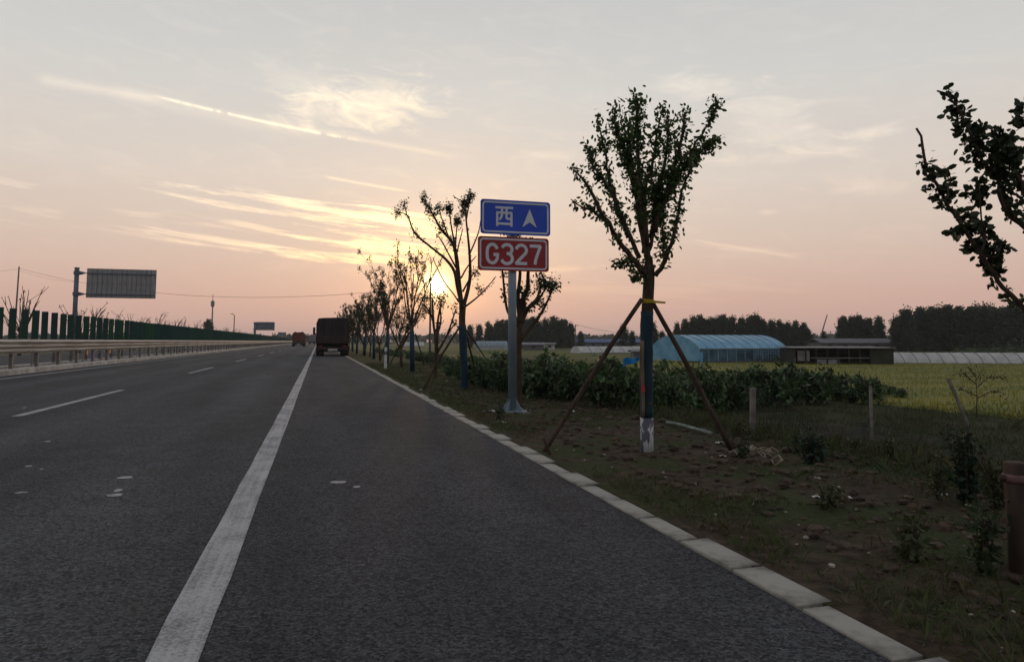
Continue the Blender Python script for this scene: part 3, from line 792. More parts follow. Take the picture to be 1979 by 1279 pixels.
# --- pollard under the sun
base = ground(842, 728); base.z = terr(base.x, base.y)-.02; DE = depth(base)
te = empty('street_tree', base, 'short pollarded tree with leaf tufts below the setting sun', 'tree', GRP2)
mb = MB(); LP = []
tree_part(MB().tube(smooth_poly([base-Vector((0, 0, .05)), at(842, 700, DE), at(843, 678, DE)], 4), [3.6*DE/FPX]*9, 9), 'trunk', BARK2, te)
for pts, r, tuft in (([(315, 970), (310, 900), (300, 830), (285, 760), (240, 690)], 3.4, 60), ([(315, 960), (318, 870), (325, 780), (345, 670)], 4, 130), ([(300, 830), (292, 700), (290, 655)], 2.4, 40),
                     ([(318, 980), (380, 870), (430, 720)], 3, 40), ([(380, 870), (430, 800)], 1.8, 35), ([(310, 900), (340, 800), (335, 690)], 2.4, 60), ([(285, 760), (240, 720)], 1.5, 50)):
    w = smooth_poly(traced(RB, pts, DE, 0, rnd.uniform(-.3, .3)), 4); mb.tube(w, np.linspace(r, 1.2, len(w))*DE/FPX, 6)
    LP += along(w, 22, .03, .3, 1, clump=4); LP += list(np.array(w[-1])+nr.normal(size=(tuft, 3))*np.array([.09, .09, .11]))
tree_part(mb, 'branches', BARK2, te); loc(leaves(LP, .085, 'foliage', LEAF2, te, .55), te)

# --- foreground tree at the right edge
RC = (1720, 150, 2.722); DC = 3.6
bc = Vector((4.35, 2.2, 0)); bc.z = terr(bc.x, bc.y)-.02
tcn = empty('street_tree', bc, 'nearest round-leaved tree, its branches reaching in at the right edge', 'tree', GRP2)
top = bc+Vector((0, 0, 1.05))
tree_part(MB().tube(smooth_poly([bc-Vector((0, 0, .1)), bc+Vector((.01, 0, .5)), top], 5), [.062]*6+[.058]*5, 12), 'trunk', BARK2, tcn)
mb = MB(); LP = []; OUT = []
limbs = [([(760, 1300), (690, 1200), (570, 1070), (480, 930), (350, 740), (270, 600), (200, 470), (150, 270)], 7.5, 3.2, 0, .12),
         ([(800, 850), (690, 770), (610, 700), (570, 560), (590, 420), (600, 300)], 9, 3, .1, .3),
         ([(640, 730), (570, 540), (490, 440), (400, 250), (300, 75)], 7, 2.2, .15, .0),
         ([(860, 800), (760, 700), (690, 560), (640, 420)], 8, 3, -.1, .1),
         ([(1000, 500), (850, 330), (740, 180)], 6, 2.5, 0, .2), ([(480, 930), (500, 800), (480, 740), (470, 560)], 3.2, 1.6, 0, -.05),
         ([(480, 930), (560, 940), (585, 870)], 2.2, 1.4, 0, .05), ([(300, 640), (310, 560), (300, 490)], 2, 1.3, 0, .05), ([(350, 740), (420, 770), (430, 700)], 2.2, 1.4, 0, 0)]
W = []
for pts, ra, rb_, d0, d1 in limbs:
    w = smooth_poly(traced(RC, pts, DC, d0, d1), 4); W.append(w); mb.tube([p+Vector(nr.normal(size=3)*.004) for p in w], np.linspace(ra, rb_, len(w))*DC/FPX*.72*nr.uniform(.92, 1.08, len(w)), 9); LP += along(w, 70, .022, .12, .88, clump=9)
for w0 in (W[0], W[1], W[3], W[4]):
    s = w0[0]; mb.tube(smooth_poly([top-Vector((0, 0, .06)), top+(s-top)*.45+Vector((0, 0, -.02)), s+(w0[1]-s)*.2], 4), np.linspace(.038, .026, 9), 8)
# limbs of the rest of the crown, outside the picture
for k in range(7):
    a = R(-110+k*33); L = rnd.uniform(.9, 1.4); p1 = top+Vector((math.cos(a)*.35, math.sin(a)*.35, .5)); p2 = top+Vector((math.cos(a)*.75, math.sin(a)*.75, L+.4))
    w = smooth_poly([top-Vector((0, 0, .05)), p1, p2], 5); mb.tube(w, np.linspace(.03, .008, len(w)), 7); LP += along(w, 130, .05, .35, 1)
for zx, zy, k, s_ in ((300, 85, 16, 16), (340, 130, 22, 20), (335, 195, 14, 18), (380, 180, 20, 18), (390, 240, 26, 24), (355, 280, 16, 18), (440, 260, 18, 20), (485, 270, 12, 14), (420, 330, 26, 26), (455, 370, 24, 26), (420, 430, 14, 18), (465, 455, 14, 16), (490, 340, 16, 20),
                      (560, 290, 26, 24), (600, 330, 40, 34), (560, 380, 44, 34), (620, 390, 40, 34), (580, 440, 44, 34), (640, 440, 36, 32), (540, 470, 20, 24), (600, 500, 28, 30), (560, 520, 12, 16), (660, 400, 22, 24), (660, 510, 26, 26), (690, 560, 30, 30), (640, 590, 10, 18), (690, 630, 16, 22), (660, 660, 10, 16), (690, 720, 10, 16),
                      (690, 165, 26, 22), (670, 220, 20, 18), (700, 240, 20, 20),
                      (175, 475, 10, 12), (240, 510, 14, 16), (205, 530, 8, 12), (215, 600, 8, 12), (245, 620, 10, 12), (300, 500, 10, 12), (305, 550, 12, 14), (290, 600, 14, 16), (310, 615, 8, 12), (275, 670, 8, 10), (290, 690, 4, 8),
                      (470, 545, 14, 16), (450, 590, 20, 22), (480, 620, 20, 22), (400, 610, 12, 16), (460, 665, 18, 20), (360, 705, 10, 14), (380, 740, 16, 20), (420, 750, 24, 26), (400, 790, 20, 24), (450, 800, 18, 22), (330, 810, 12, 14), (350, 835, 8, 10), (490, 770, 20, 22), (510, 800, 14, 16),
                      (410, 885, 10, 14), (450, 890, 16, 18), (490, 870, 20, 20), (520, 900, 18, 18), (560, 885, 12, 14), (590, 895, 10, 12), (480, 950, 16, 18), (530, 950, 28, 24), (560, 970, 18, 18), (500, 1000, 12, 14), (540, 1030, 16, 16), (560, 1020, 14, 14), (540, 1080, 5, 10), (615, 1155, 5, 8), (655, 1185, 6, 8), (700, 1160, 6, 8)):
    c = np.array(traced(RC, [(zx, zy)], DC, .08)[0]); sg = s_/2.722*DC/FPX*.8
    LP += list(c+nr.normal(size=(int(k*1.3), 3))*sg)
tree_part(mb, 'branches', BARK, tcn)
loc(leaves(LP, .040, 'foliage', LEAF2, tcn, .62, -.1, oval=True), tcn)

# --- the rest of the row
def row_tree(kind, seed, hgt, base_loc, label, dens=1.0):
    r = random.Random(seed); root = empty('street_tree', base_loc, label, 'tree', GRP1 if kind == 1 else GRP2)
    fz_ = hgt*(.40 if kind == 1 else .26); tr = .075 if kind == 1 else .06
    lean = Vector((r.uniform(-.06, .06), r.uniform(-.06, .06), 0))
    fk = lean+Vector((0, 0, fz_)); B = BARK if kind == 1 else BARK2
    MB().tube([(0, 0, -.05), lean*.5+Vector((0, 0, fz_*.5)), fk], [tr*1.1, tr, tr*.9], 9).build('trunk', B, root, True)
    if kind == 1:
        MB().tube([(0, 0, -.01), lean*.45+Vector((0, 0, fz_*.42)), lean*.85+Vector((0, 0, fz_*.82))], [tr*1.25, tr*1.18, tr*1.15], 9).build('trunk_wrap', WRAP, root, True)
    mb = MB(); LP = []
    def grow(p, d, L, rad, lev):
        q1 = p+d*L*.5+Vector((r.gauss(0, .04), r.gauss(0, .04), .02))*L; q2 = p+d*L+Vector((r.gauss(0, .06), r.gauss(0, .06), .08))*L
        w = smooth_poly([p, q1, q2], 3); mb.tube(w, np.linspace(rad, max(rad*.45, .006), len(w)), 5)
        if lev > 0: LP.extend(along(w, 7*dens, .022, .4, 1, clump=4))
        if lev == 2 or (lev == 1 and r.random() < .25):
            LP.extend(list(np.array(q2)+nr.normal(size=(int(r.uniform(12, 34)*dens), 3))*np.array([.045, .045, .075])*(1 if kind == 1 else 1.3)))
        if lev < 2:
            for k in range(r.choice((2, 3, 3))):
                t = r.uniform(.35, 1); pp = w[int(t*(len(w)-1))]
                dd = (d+Vector((r.gauss(0, .33), r.gauss(0, .33), r.uniform(.0, .3)))).normalized(); grow(pp, dd, L*r.uniform(.45, .75), rad*.55, lev+1)
    nb = r.randint(5, 7)
    for k in range(nb):
        a = 2*math.pi*k/nb+r.uniform(-.4, .4); sp_ = r.uniform(.22, .55) if kind == 1 else r.uniform(.35, .75)
        d = Vector((math.cos(a)*sp_, math.sin(a)*sp_, 1)).normalized(); grow(fk-Vector((0, 0, r.uniform(0, .15)*fz_)), d, (hgt-fz_)*r.uniform(.5, .72), tr*.5, 0)
    mb.build('branches', B, root, True); leaves(LP, .085, 'foliage', LEAF2, root, .5)
    return root
ROWX = 3.33
protos = {1: [], 2: []}
ordn = ['third', 'fourth', 'fifth', 'sixth', 'seventh', 'eighth', 'ninth', 'tenth', 'eleventh', 'twelfth', 'thirteenth', 'fourteenth', 'fifteenth', 'sixteenth']
p3 = ground(797, 718)
for k in range(14):
    y = p3.y+9.25*k; x = ROWX+rnd.uniform(-.12, .12) if k else p3.x
    lb = ordn[k]+' blue-wrapped verge tree counting away from the sign' if k < 5 else nth(k-4)+' of the small distant blue-wrapped trees beside and beyond the dark lorry'
    if k < 5: t = row_tree(1, 100+k, (4.45, 4.6, 4.3, 4.5, 4.2)[k], (x, y, terr(x, y)), lb, 1.0+.5*k); protos[1].append(t)
    else:
        t = copy_tree(protos[1][1+k % 4]); t.location = (x, y, terr(x, y)); t['label'] = lb; t.rotation_euler.z = rnd.uniform(0, 6); s_ = rnd.uniform(.92, 1.1); t.scale = (s_, s_, s_)
    y += 4.6+rnd.uniform(-.5, .5); x = ROWX+rnd.uniform(-.1, .3)
    lb2 = ('first', 'second', 'third', 'fourth', 'fifth')[k]+' low pollard in the row beyond the one under the sun' if k < 4 else nth(k-3)+' of the small distant pollards beside and beyond the dark lorry'
    if k < 4: t = row_tree(2, 200+k, (3.0, 3.4, 3.2, 3.4)[k], (x, y, terr(x, y)), lb2, 1.4); protos[2].append(t)
    else:
        t = copy_tree(protos[2][k % 4]); t.location = (x, y, terr(x, y)); t['label'] = lb2; t.rotation_euler.z = rnd.uniform(0, 6)
for i, (a, bb) in enumerate((((752, 706), (787, 640)), ((820, 705), (803, 645)), ((735, 697), (752, 640)), ((700, 686), (720, 640)))):
    f1 = ground(*a); tip = at(bb[0], bb[1], depth(p3) if i < 2 else depth(p3)+9.2)
    stick('support_prop', [f1, tip], .03, WOOD, ('road-side prop of the third wrapped tree', 'field-side prop of the third wrapped tree', 'road-side prop of the fourth wrapped tree', 'prop of the fifth wrapped tree near the lorry')[i], 'tree prop', 7, .8, 'tree props')
# white delineator post
dp = ground(745, 712)
de = empty('delineator_post', dp, 'small white delineator post with a dark band beside the kerb', 'marker post')
MB().box(-.055, .055, -.02, .02, -.03, .55, .01).build('lower_post', mat('delineator_white', (.55, .56, .56), .6, .12, 6), de)
MB().box(-.056, .056, -.021, .021, .551, .68).build('dark_band', mat('delineator_black', (.02, .02, .022), .6, .1, 4), de)
MB().box(-.055, .055, -.02, .02, .681, .85, .008).build('cap', MATS['delineator_white'], de)
MB().box(-.03, .03, -.025, -.0215, .57, .66).build('reflector', mat('reflector_grey', (.25, .25, .22), .3, .1, 4), de)

# ------------------------------------------------------------------ lorries
DKM = mat('lorry_dark', (.036, .022, .019), .7, .4, 3, bump=.2)
TARP = mat('lorry_tarp', (.024, .020, .021), .75, .4, 2.2, detail=7, bump=.5, stretch=(1.6, 1, .35))
TYRE = mat('tyre', (.012, .012, .012), .85, .3, 8)
PLATE = mat('dirty_plate', (.35, .34, .33), .7, .3, 9)
TLR = mat('tail_lamp', (.10, .012, .01), .4, .2, 5)
def wheel(root, x, y, r, w):
    o = MB().tube([(x-w/2, y, r), (x-w/2+.03, y, r), (x+w/2-.03, y, r), (x+w/2, y, r)], [r*.93, r, r, r*.93], 20).build('wheel', TYRE, root, False)
    MB().tube([(x-w/2-.004, y, r), (x-w/2+.02, y, r)], [r*.5, r*.52], 14).build('rim', mat('lorry_rim', (.12, .11, .10), .6, .3, 6), o)
    return o
def lorry(loc_, label, w, h, L, body, kind):
    root = empty('lorry', loc_, label, 'lorry', None)
    fl = .95
    if kind == 'tarp':
        n = 9; prof = [(-w/2, fl+.55), (-w/2, h-.42)]+[(-w/2+.10*math.sin(k/4*1.5), h-.42+.30*k/4) for k in range(1, 5)]
        prof += [(x, h-.10+.10*math.cos(x/(w/2)*1.3)+rnd.uniform(-.012, .012)) for x in np.linspace(-w/2+.2, w/2-.2, n)]
        prof += [(w/2-.10*math.sin(k/4*1.5), h-.42+.30*k/4) for k in range(4, 0, -1)]+[(w/2, h-.42), (w/2, fl+.55)]
        MB().prism(prof, .03, L).build('tarp', body, root)
        MB().box(-w/2-.012, w/2+.012, 0, L+.01, fl, fl+.55, .012).build('side_boards', DKM, root)
        for k in range(7):
            x = -w/2+.15+k*(w-.3)/6; MB().box(x-.03, x+.03, -.03, -.001, fl+.03, fl+.53).build('tailgate_rib', DKM, root)
        for k in range(5):
            x = -w/2+.25+k*(w-.5)/4; MB().tube([(x, .028, fl+.6), (x+.02, .02, h-.3)], .012, 5).build('rope', mat('rope', (.05, .045, .04), .9, .3, 9), root)
    elif kind == 'load':
        rows = []
        for y in np.linspace(0, L, 9):
            sw = 1+.04*math.sin(y*2); rows.append([(x*sw, y, z) for x, z in [(-w/2*.86, fl), (-w/2, fl+.5), (-w/2*1.02, h*.7), (-w/2*.9, h*.86), (-w*.30, h), (-w*.12, h-.16), (w*.12, h-.12), (w*.3, h-.02), (w/2*.9, h*.84), (w/2*1.02, h*.7), (w/2, fl+.5), (w/2*.86, fl)]])
        MB().quadgrid(rows, True, True).build('cargo', body, root)
        MB().box(-w/2*.95, w/2*.95, -.03, L, fl-.25, fl-.003).build('bed', mat('lorry_green', (.03, .05, .02), .7, .3, 3), root)
    else:
        MB().box(-w/2, w/2, 0, L, fl, h, .04).build('box_body', body, root)
        MB().box(-w/2+.06, -.012, -.02, -.001, fl+.08, h-.12).build('rear_door', body, root); MB().box(.012, w/2-.06, -.02, -.001, fl+.08, h-.12).build('rear_door', body, root)
    MB().box(-.45, .45, .05, L+1.5, fl-.42, fl-.26).build('chassis', DKM, root)
    MB().box(-w/2+.08, w/2-.08, -.06, .06, .46, .62, .01).build('bumper', DKM, root)
    MB().box(-w/2+.05, w/2-.05, .7, .75, .30, fl-.43).build('axle_guard', DKM, root)
    MB().box(-.35, .35, -.075, -.062, .38, .56, .004).build('number_plate', PLATE, root)
    for s_ in (-1, 1):
        MB().box(s_*w*.36-.16, s_*w*.36+.16, -.085, -.061, .66, .80, .004).build('tail_lamp', TLR, root)
        MB().box(s_*w*.38-.28, s_*w*.38+.28, .32, .335, .18, .72).build('mud_flap', TYRE, root)
        for y in (1.1, 2.3, L+.6):
            for dx in ((.0, .30) if y < L else (.0,)): wheel(root, s_*(w/2-.16-dx), y, .48, .26)
    MB().box(-w/2+.04, w/2-.04, L+.15, L+2.2, .6, min(h-.25, 2.6), .12).build('cab', DKM, root)
    for s_ in (-1, 1):
        a = MB().tube([(s_*(w/2-.04), L+1.9, 2.2), (s_*(w/2+.18), L+1.95, 2.2)], .02, 6).build('mirror_arm', DKM, root)
        MB().box(s_*(w/2+.2)-.10, s_*(w/2+.2)+.10, L+1.88, L+1.98, 1.65, 2.3, .02).build('mirror', DKM, a)
    return root
lp = CAM+ray(642, 688)*(-CAM.z/ray(642, 688).z)
lorry((lp.x+.02, lp.y, 0), 'dark tarpaulin-covered lorry on the hard shoulder, seen from behind', 2.42, 2.88, 6.5, TARP, 'tarp')
def on_road(px, dist): d = ray(px, 660); return CAM.x+d.x/d.y*dist
lorry((on_road(577, 150), 150, 0), 'distant lorry with a bulging reddish brown load by the guard rail', 2.7, 3.1, 6, mat('red_load', (.10, .036, .02), .9, .35, 1.5, bump=.5), 'load')
lorry((on_road(603, 265), 265, 0), 'far grey box lorry just left of the dark lorry', 2.3, 3.3, 6, mat('grey_box', (.13, .13, .14), .7, .2, 1), 'box')

# ------------------------------------------------------------------ signs and poles on the far side
SBACK = mat('sign_back', (.34, .34, .34), .6, c2=(.20, .20, .21), scale=2.2, detail=5, metal=.2, stretch=(9, 1, .4))
DPOLE = mat('gantry_paint', (.10, .13, .16), .55, .25, 2, metal=.2)
def gantry(px0, px1, py0, py1, pole_px, pole_top, dep, label, face, zb=-.1):
    a = at(px0, py0, dep); bb = at(px1, py0, dep); c = at(px0, py1, dep)
    y = a.y; d = ray(pole_px, 659); t = y/d.y; X0 = d.x*t
    def onY(px, py): d = ray(px, py); return CAM+d*(y/d.y)
    a, bb, c, pt = onY(px0, py0), onY(px1, py0), onY(px0, py1), onY(pole_px+2, pole_top)
    root = empty('gantry_sign', (pt.x, y, zb), label, 'road sign')
    r = .22*min(1.5, dep/70)
    Lz = pt.z-zb
    MB().tube([(0, 0, 0), (0, 0, Lz)], r, 14).build('pole', DPOLE, root, True)
    MB().tube([(0, 0, Lz), (0, 0, Lz+.06)], r*1.15, 14).build('pole_cap', DPOLE, root)
    x0, x1, z0, z1 = a.x-pt.x, bb.x-pt.x, c.z-zb, a.z-zb
    p = MB().box(x0, x1, .28, .32, z0, z1, .012).build('panel', face, root)
    hh = z1-z0
    for fz in (.17, .88):
        z = z1-hh*fz
        ar = MB().tube([(r*.5, .08, z), (x1-.1, .08, z)], .06, 8).build('arm', DPOLE, root)
        MB().tube([(r*.9, .08, z), (r*3.2, .08, z)], [.26, .10], 10).build('flange', DPOLE, ar)
        MB().tube([(0, 0, z-.2), (0, 0, z+.2)], r*1.35, 14).build('collar', DPOLE, root)
    for k in range(13):
        x = x0+(x1-x0)*(.08+.07*k); MB().box(x-.02, x+.02, .18, .277, z0+.05, z1-.05).build('stiffener', mat('stiffener', (.22, .22, .22), .6, .2, 3), p)
    MB().box(x0+.1, x1-.1, .15, .178, (z0+z1)/2-.02, (z0+z1)/2+.02).build('seam', MATS['stiffener'], p)
    return root
gsg = gantry(167, 302, 518, 575, 147, 518, 82, 'large grey sign back on a cantilever pole beyond the central reserve', SBACK)
g2 = gantry(495, 531, 622, 638, 491, 623, 200, 'smaller blue-grey cantilever sign further along the far side', mat('sign_back_blue', (.13, .16, .20), .6, .2, 1.5))
g3 = gantry(539, 553, 642, 649, 537, 642, 380, 'tiny far cantilever sign above the end of the green boards', MATS['sign_back_blue'])
CONCP = mat('pole_concrete', (.13, .12, .11), .9, .25, 2)
def upole(px, ptop, dist_y, label, r=.12, cross=True, zb=None, lean=0, cat='utility pole', name='utility_pole', mt=None):
    d = ray(px, ptop); p = CAM+d*(dist_y/d.y); zb = terr(p.x, p.y) if zb is None else zb
    root = empty(name, (p.x-lean, p.y, zb), label, cat); Lz = p.z-zb
    MB().tube([(0, 0, -.1), (lean, 0, Lz)], [r, r*.65], 10).build('shaft', mt or CONCP, root, True)
    if cross:
        ob = MB().box(lean-.75, lean+.75, -.05, .05, Lz-.35, Lz-.26).build('cross_arm', DKM, root)
        for x in (-.65, 0, .65): MB().tube([(lean+x, 0, Lz-.26), (lean+x, 0, Lz-.1)], .035, 6).build('insulator', CONCP, root)
    return root, p
_, pA = upole(37, 515, 106, 'tall thin utility pole at the far left edge', .13, False, lean=.15)
_, pB = upole(832, 547, 66, 'thin utility pole standing in front of the sun', .12, False)
WIRE = mat('wire', (.03, .03, .03), .7, .1, 1)
def wire(a, bb, sag, label, r=.012, n=24, grp=None):
    a, bb = Vector(a), Vector(bb); pts = [a+(bb-a)*(k/n)-Vector((0, 0, sag*4*(k/n)*(1-k/n))) for k in range(n+1)]
    o = MB(); o.tube([p-a for p in pts], r, 4); ob = o.build('power_line', WIRE); ob.location = a; return tag(ob, label, 'wire', grp)
wire(pA-Vector((0, 0, .25)), pB-Vector((0, 0, .3)), 2.3, 'single power line sagging across the whole road', .016)
wire(pA-Vector((0, 0, .3)), pA+Vector((-22, 10, -1.2)), .5, 'short power line leaving the far left pole', .012)
wire(pA-Vector((.1, 0, .5)), at(146, 545, 100), .3, 'second strand running behind the large sign pole', .010)
# telecom mast and lamp
mast, pm = upole(411, 590, 330, 'pale telecom mast with a round antenna head', .42, False, -1, cat='mast', name='telecom_mast', mt=mat('mast_grey', (.22, .21, .20), .7, .2, .5))
MB().tube([(0, 0, pm.z+.2), (0, 0, pm.z+1.0), (0, 0, pm.z+2.6), (0, 0, pm.z+3.2)], [.45, .8, .8, .35], 10).build('antenna_head', MATS['mast_grey'], mast)
MB().tube([(0, 0, pm.z+3.2), (0, 0, pm.z+6)], .12, 6).build('lightning_rod', MATS['mast_grey'], mast)
lamp, plp = upole(453, 610, 230, 'distant thin pole with a small lamp head left of the far sign', .2, False, -1, cat='lamp post', name='lamp_post')
MB().tube([(0, 0, plp.z+1), (-.4, 0, plp.z+1.5)], [.1, .08], 6).build('lamp_arm', CONCP, lamp); MB().box(-1.1, -.3, -.2, .2, plp.z+1.48, plp.z+1.66).build('lamp_head', CONCP, lamp)
# bare pollards on the far side
def bare_tree(seed, hgt, p, label):
    r = random.Random(seed); root = empty('roadside_tree', p, label, 'tree', 'bare pollarded trees beyond the opposite carriageway')
    MB().tube([(0, 0, -.1), (.03, 0, hgt*.2), (0, 0, hgt*.42)], [.15, .13, .12], 8).build('trunk', BARK, root, True)
    mb = MB(); LP = []
    for k in range(12):
        a = 2*math.pi*k/12+r.uniform(-.3, .3); s_ = r.uniform(.2, .95); d = Vector((math.cos(a)*s_, math.sin(a)*s_, 1)).normalized(); L = hgt*r.uniform(.34, .55)
        p0 = Vector((0, 0, hgt*r.uniform(.28, .42))); w = smooth_poly([p0, p0+d*L*.5, p0+d*L+Vector((0, 0, .15*L))], 4); mb.tube(w, np.linspace(.055, .022, len(w)), 5)
        for q in range(2):
            b0 = w[r.randrange(3, len(w)-1)]; dd = (d+Vector((r.gauss(0, .4), r.gauss(0, .4), .2))).normalized(); e = b0+dd*L*r.uniform(.25, .5); mb.tube([b0, (b0+e)/2, e], [.028, .022, .016], 4)
            LP += list(np.array(e)+nr.normal(size=(r.choice((0, 2, 4)), 3))*.05)
        LP += list(np.array(w[-1])+nr.normal(size=(r.choice((1, 3, 6, 12)), 3))*.06)
    mb.build('branches', BARK, root, True); leaves(LP, .12, 'leaf_tufts', LEAF2, root, .5)
    return root
bts = []
for k, (px, dy, ptop) in enumerate(((44, 62, 551), (158, 74, 582), (200, 86, 592), (263, 98, 598), (297, 110, 603), (325, 124, 611), (346, 138, 613), (372, 155, 615), (388, 172, 618), (428, 190, 629), (441, 208, 631), (452, 226, 633), (462, 244, 636), (474, 262, 638), (500, 330, 645))):
    d = ray(px, ptop); p = CAM+d*(dy/d.y); top_z = p.z; p.z = -.8; hg = (top_z+.8)/.98
    lab = ('largest bare pollard beside the far left utility pole', 'bare pollard behind the large cantilever sign pole', 'bare pollard under the left part of the large sign', 'bare pollard under the right part of the large sign', 'bare pollard just right of the large sign')[k] if k < 5 else nth(k-4)+' of the small far bare pollards showing above the green boards'
    if k < 4: t = bare_tree(300+k, hg, p, lab); t['h'] = hg; bts.append(t)
    else:
        src = bts[k % 4]; t = copy_tree(src); t.location = p; t['label'] = lab; t.rotation_euler.z = k*1.3; s_ = hg/src['h']; t.scale = (s_, s_, s_)
for t in bts: del t['h']
for o in bpy.data.objects:
    if 'h' in o: del o['h']

# ------------------------------------------------------------------ fields: wheat, shrubs, fence posts
WHEAT = mat('wheat', (.27, .235, .034), .8, c2=(.12, .15, .024), scale=.35, detail=6, trans=.25, stretch=(.35, 2.2, 1))
WH = mat('wheat_canopy', (.19, .17, .030), .9, c2=(.09, .11, .02), scale=.35, detail=7, bump=1, bscale=7, stretch=(.35, 2.2, 1))
AX = RT; AY = Vector((FW.x, FW.y, 0)).normalized()          # across / away from the road corner of the field
def fld(u, v, z=0): p = AX*u+AY*v; return Vector((p.x, p.y, z))
def wheat_edge(u):   # nearest row of the crop, by distance across
    return 34-16*sm(u, 9, 17)
rows = []
us = list(np.linspace(-6, 95, 80))
for j in range(40):
    row = []
    for u in us:
        v0 = wheat_edge(u); v = v0+(72-v0)*(j/39); z = FIELD+.11+.04*noise.noise((u*.4, v*.4, 3))
        if j == 0: z = FIELD-.05
        row.append(fld(u, v, z))
    rows.append(row)
tag(MB().quadgrid(rows).build('wheat_canopy', WH, None, True), 'ripening yellow-green wheat field', None, None, 'stuff')
n = 70000
u = nr.uniform(-6, 70, n); fr = nr.random(n)**1.6; v0 = np.array([wheat_edge(x) for x in u]); v = v0+(72-v0)*fr
P = np.stack([AX.x*u+AY.x*v, AX.y*u+AY.y*v, np.full(n, FIELD+.04)+nr.uniform(-.06, .06, n)], 1)
tag(leaves(P, .20, 'wheat_ears', WHEAT, None, .2, out=np.array([0, 0, 2.6])), 'ripening wheat stalks in the field', None, None, 'stuff')

SHR = mat('shrub_leaf', (.052, .092, .032), .5, .6, 2.2, trans=.2, spec=.35)
def shrub_mesh(seed, sparse=1.0):
    r = random.Random(seed); root = empty('shrub', (0, 0, 0), 'x', 'shrub', 'dark green bushes in the plot behind the verge')
    mb = MB(); LP = []; OUTV = []
    for k in range(9):
        a = r.uniform(0, 6.28); s_ = r.uniform(.15, 1); e = Vector((math.cos(a)*.6*s_, math.sin(a)*.6*s_, r.uniform(.5, 1.0)-.1*s_))
        w = smooth_poly([Vector((0, 0, -.05)), Vector((e.x*.25, e.y*.25, .3)), e], 3); mb.tube(w, np.linspace(.022, .007, len(w)), 4)
        for q in range(int(6*sparse)):
            t = r.uniform(.45, 1); c = np.array(w[int(t*(len(w)-1))])+nr.normal(size=3)*np.array([.13, .13, .08]); k_ = int(r.uniform(8, 18))
            LP += list(c+nr.normal(size=(k_, 3))*np.array([.07, .07, .05]))
    mb.build('stems', BARK, root); leaves(LP, .14, 'foliage', SHR, root, .45, .3, oval=True)
    return root
shr = [shrub_mesh(400+i) for i in range(6)]
edge = [(862, 735, 690), (930, 750, 688), (1000, 765, 690), (1080, 776, 692), (1150, 783, 696), (1230, 790, 700), (1300, 797, 702), (1380, 792, 706), (1450, 786, 714), (1530, 782, 722), (1600, 778, 726), (1680, 776, 728), (1755, 770, 736)]
def edge_at(px):
    for (a, y0, t0), (b_, y1, t1) in zip(edge, edge[1:]):
        if px <= b_: k = (px-a)/(b_-a); return y0+(y1-y0)*k, t0+(t1-t0)*k
    return edge[-1][1:]
cnt = 0; fr_ = [0, 0, 0]
def put_shrub(p, s_, hz, lab):
    global cnt
    t = shr[cnt] if cnt < 6 else copy_tree(shr[rnd.randrange(6)])
    cnt += 1
    t.location = p; t.rotation_euler = (0, 0, rnd.uniform(0, 6.28)); t.scale = (s_, s_, hz); t['label'] = lab
px = 866
while px < 1770:
    by, ty = edge_at(px); by += rnd.uniform(-7, 6); p = ground(px, by); D = depth(p)
    q = CAM+ray(px, ty)*D; hz = max(.4, (q.z-p.z))*rnd.uniform(.6, 1.2)
    sec = 0 if px < 1250 else (1 if px < 1470 else 2); fr_[sec] += 1
    lab = nth(fr_[sec])+(' bush from the left in the front row between sparse tree and nearest tree', ' bush right of the nearest trunk in the dark green front row', ' small bush from the left in the broken row behind the fence posts')[sec]
    if px > 1440: hz *= 1.25
    put_shrub(p, hz*rnd.uniform(.78, 1.0), hz, lab)
    for back in ((1.6, 3.4, 5.5) if px < 1480 else (1.8,)):
        q = p+AY*(back+rnd.uniform(-.4, .4))+AX*rnd.uniform(-.5, .5); q.z = terr(q.x, q.y)
        top_z = CAM.z+(CAM+ray(px, ty+rnd.uniform(-9, 14))*depth(q)-CAM).z; h2 = max(.45, min(1.7, top_z-q.z))
        put_shrub(q, h2*rnd.uniform(.75, .95), h2, 'bush in the plot behind the verge, behind the front row')
    px += rnd.uniform(20, 34)*(1 if px < 1480 else 1.05)
# far rows of the plot running on beside the road
for k in range(46):
    y = 24+k*1.9; x = rnd.uniform(7.5, 10.5)+.02*k
    put_shrub(Vector((x, y, terr(x, y))), rnd.uniform(.95, 1.25), rnd.uniform(1.05, 1.4), 'bush in the far end of the plot beside the tree row')

FP = mat('fence_concrete', (.24, .225, .20), .9, c2=(.12, .11, .10), scale=6, bump=.4)
def fpost(a, bb, w, label):
    p = ground(*a); D = depth(p); q = at(bb[0], bb[1], D); pp = MB()
    d = (q-p); n = 5
    pp.quadgrid([[p-Vector((0, 0, .05))+d*t+RT*sx*w/2+AY*sy*w/2 for sx, sy in ((-1, -1), (1, -1), (1, 1), (-1, 1))] for t in np.linspace(0, 1, n)], True, True)
    o = pp.build('fence_post', FP, None); o.data.transform(Matrix.Translation(-p)); o.location = p; return tag(o, label, 'fence post', 'concrete fence posts in the field edge'), p
fp1, f1p = fpost((1454, 838), (1455, 742), .058, 'left upright concrete fence post in front of the bushes')
fp2, f2p = fpost((1685, 848), (1682, 742), .055, 'middle upright concrete fence post in front of the broken bush row')
fp3, f3p = fpost((1875, 828), (1832, 727), .065, 'leaning concrete fence post beside the thin withered sapling')
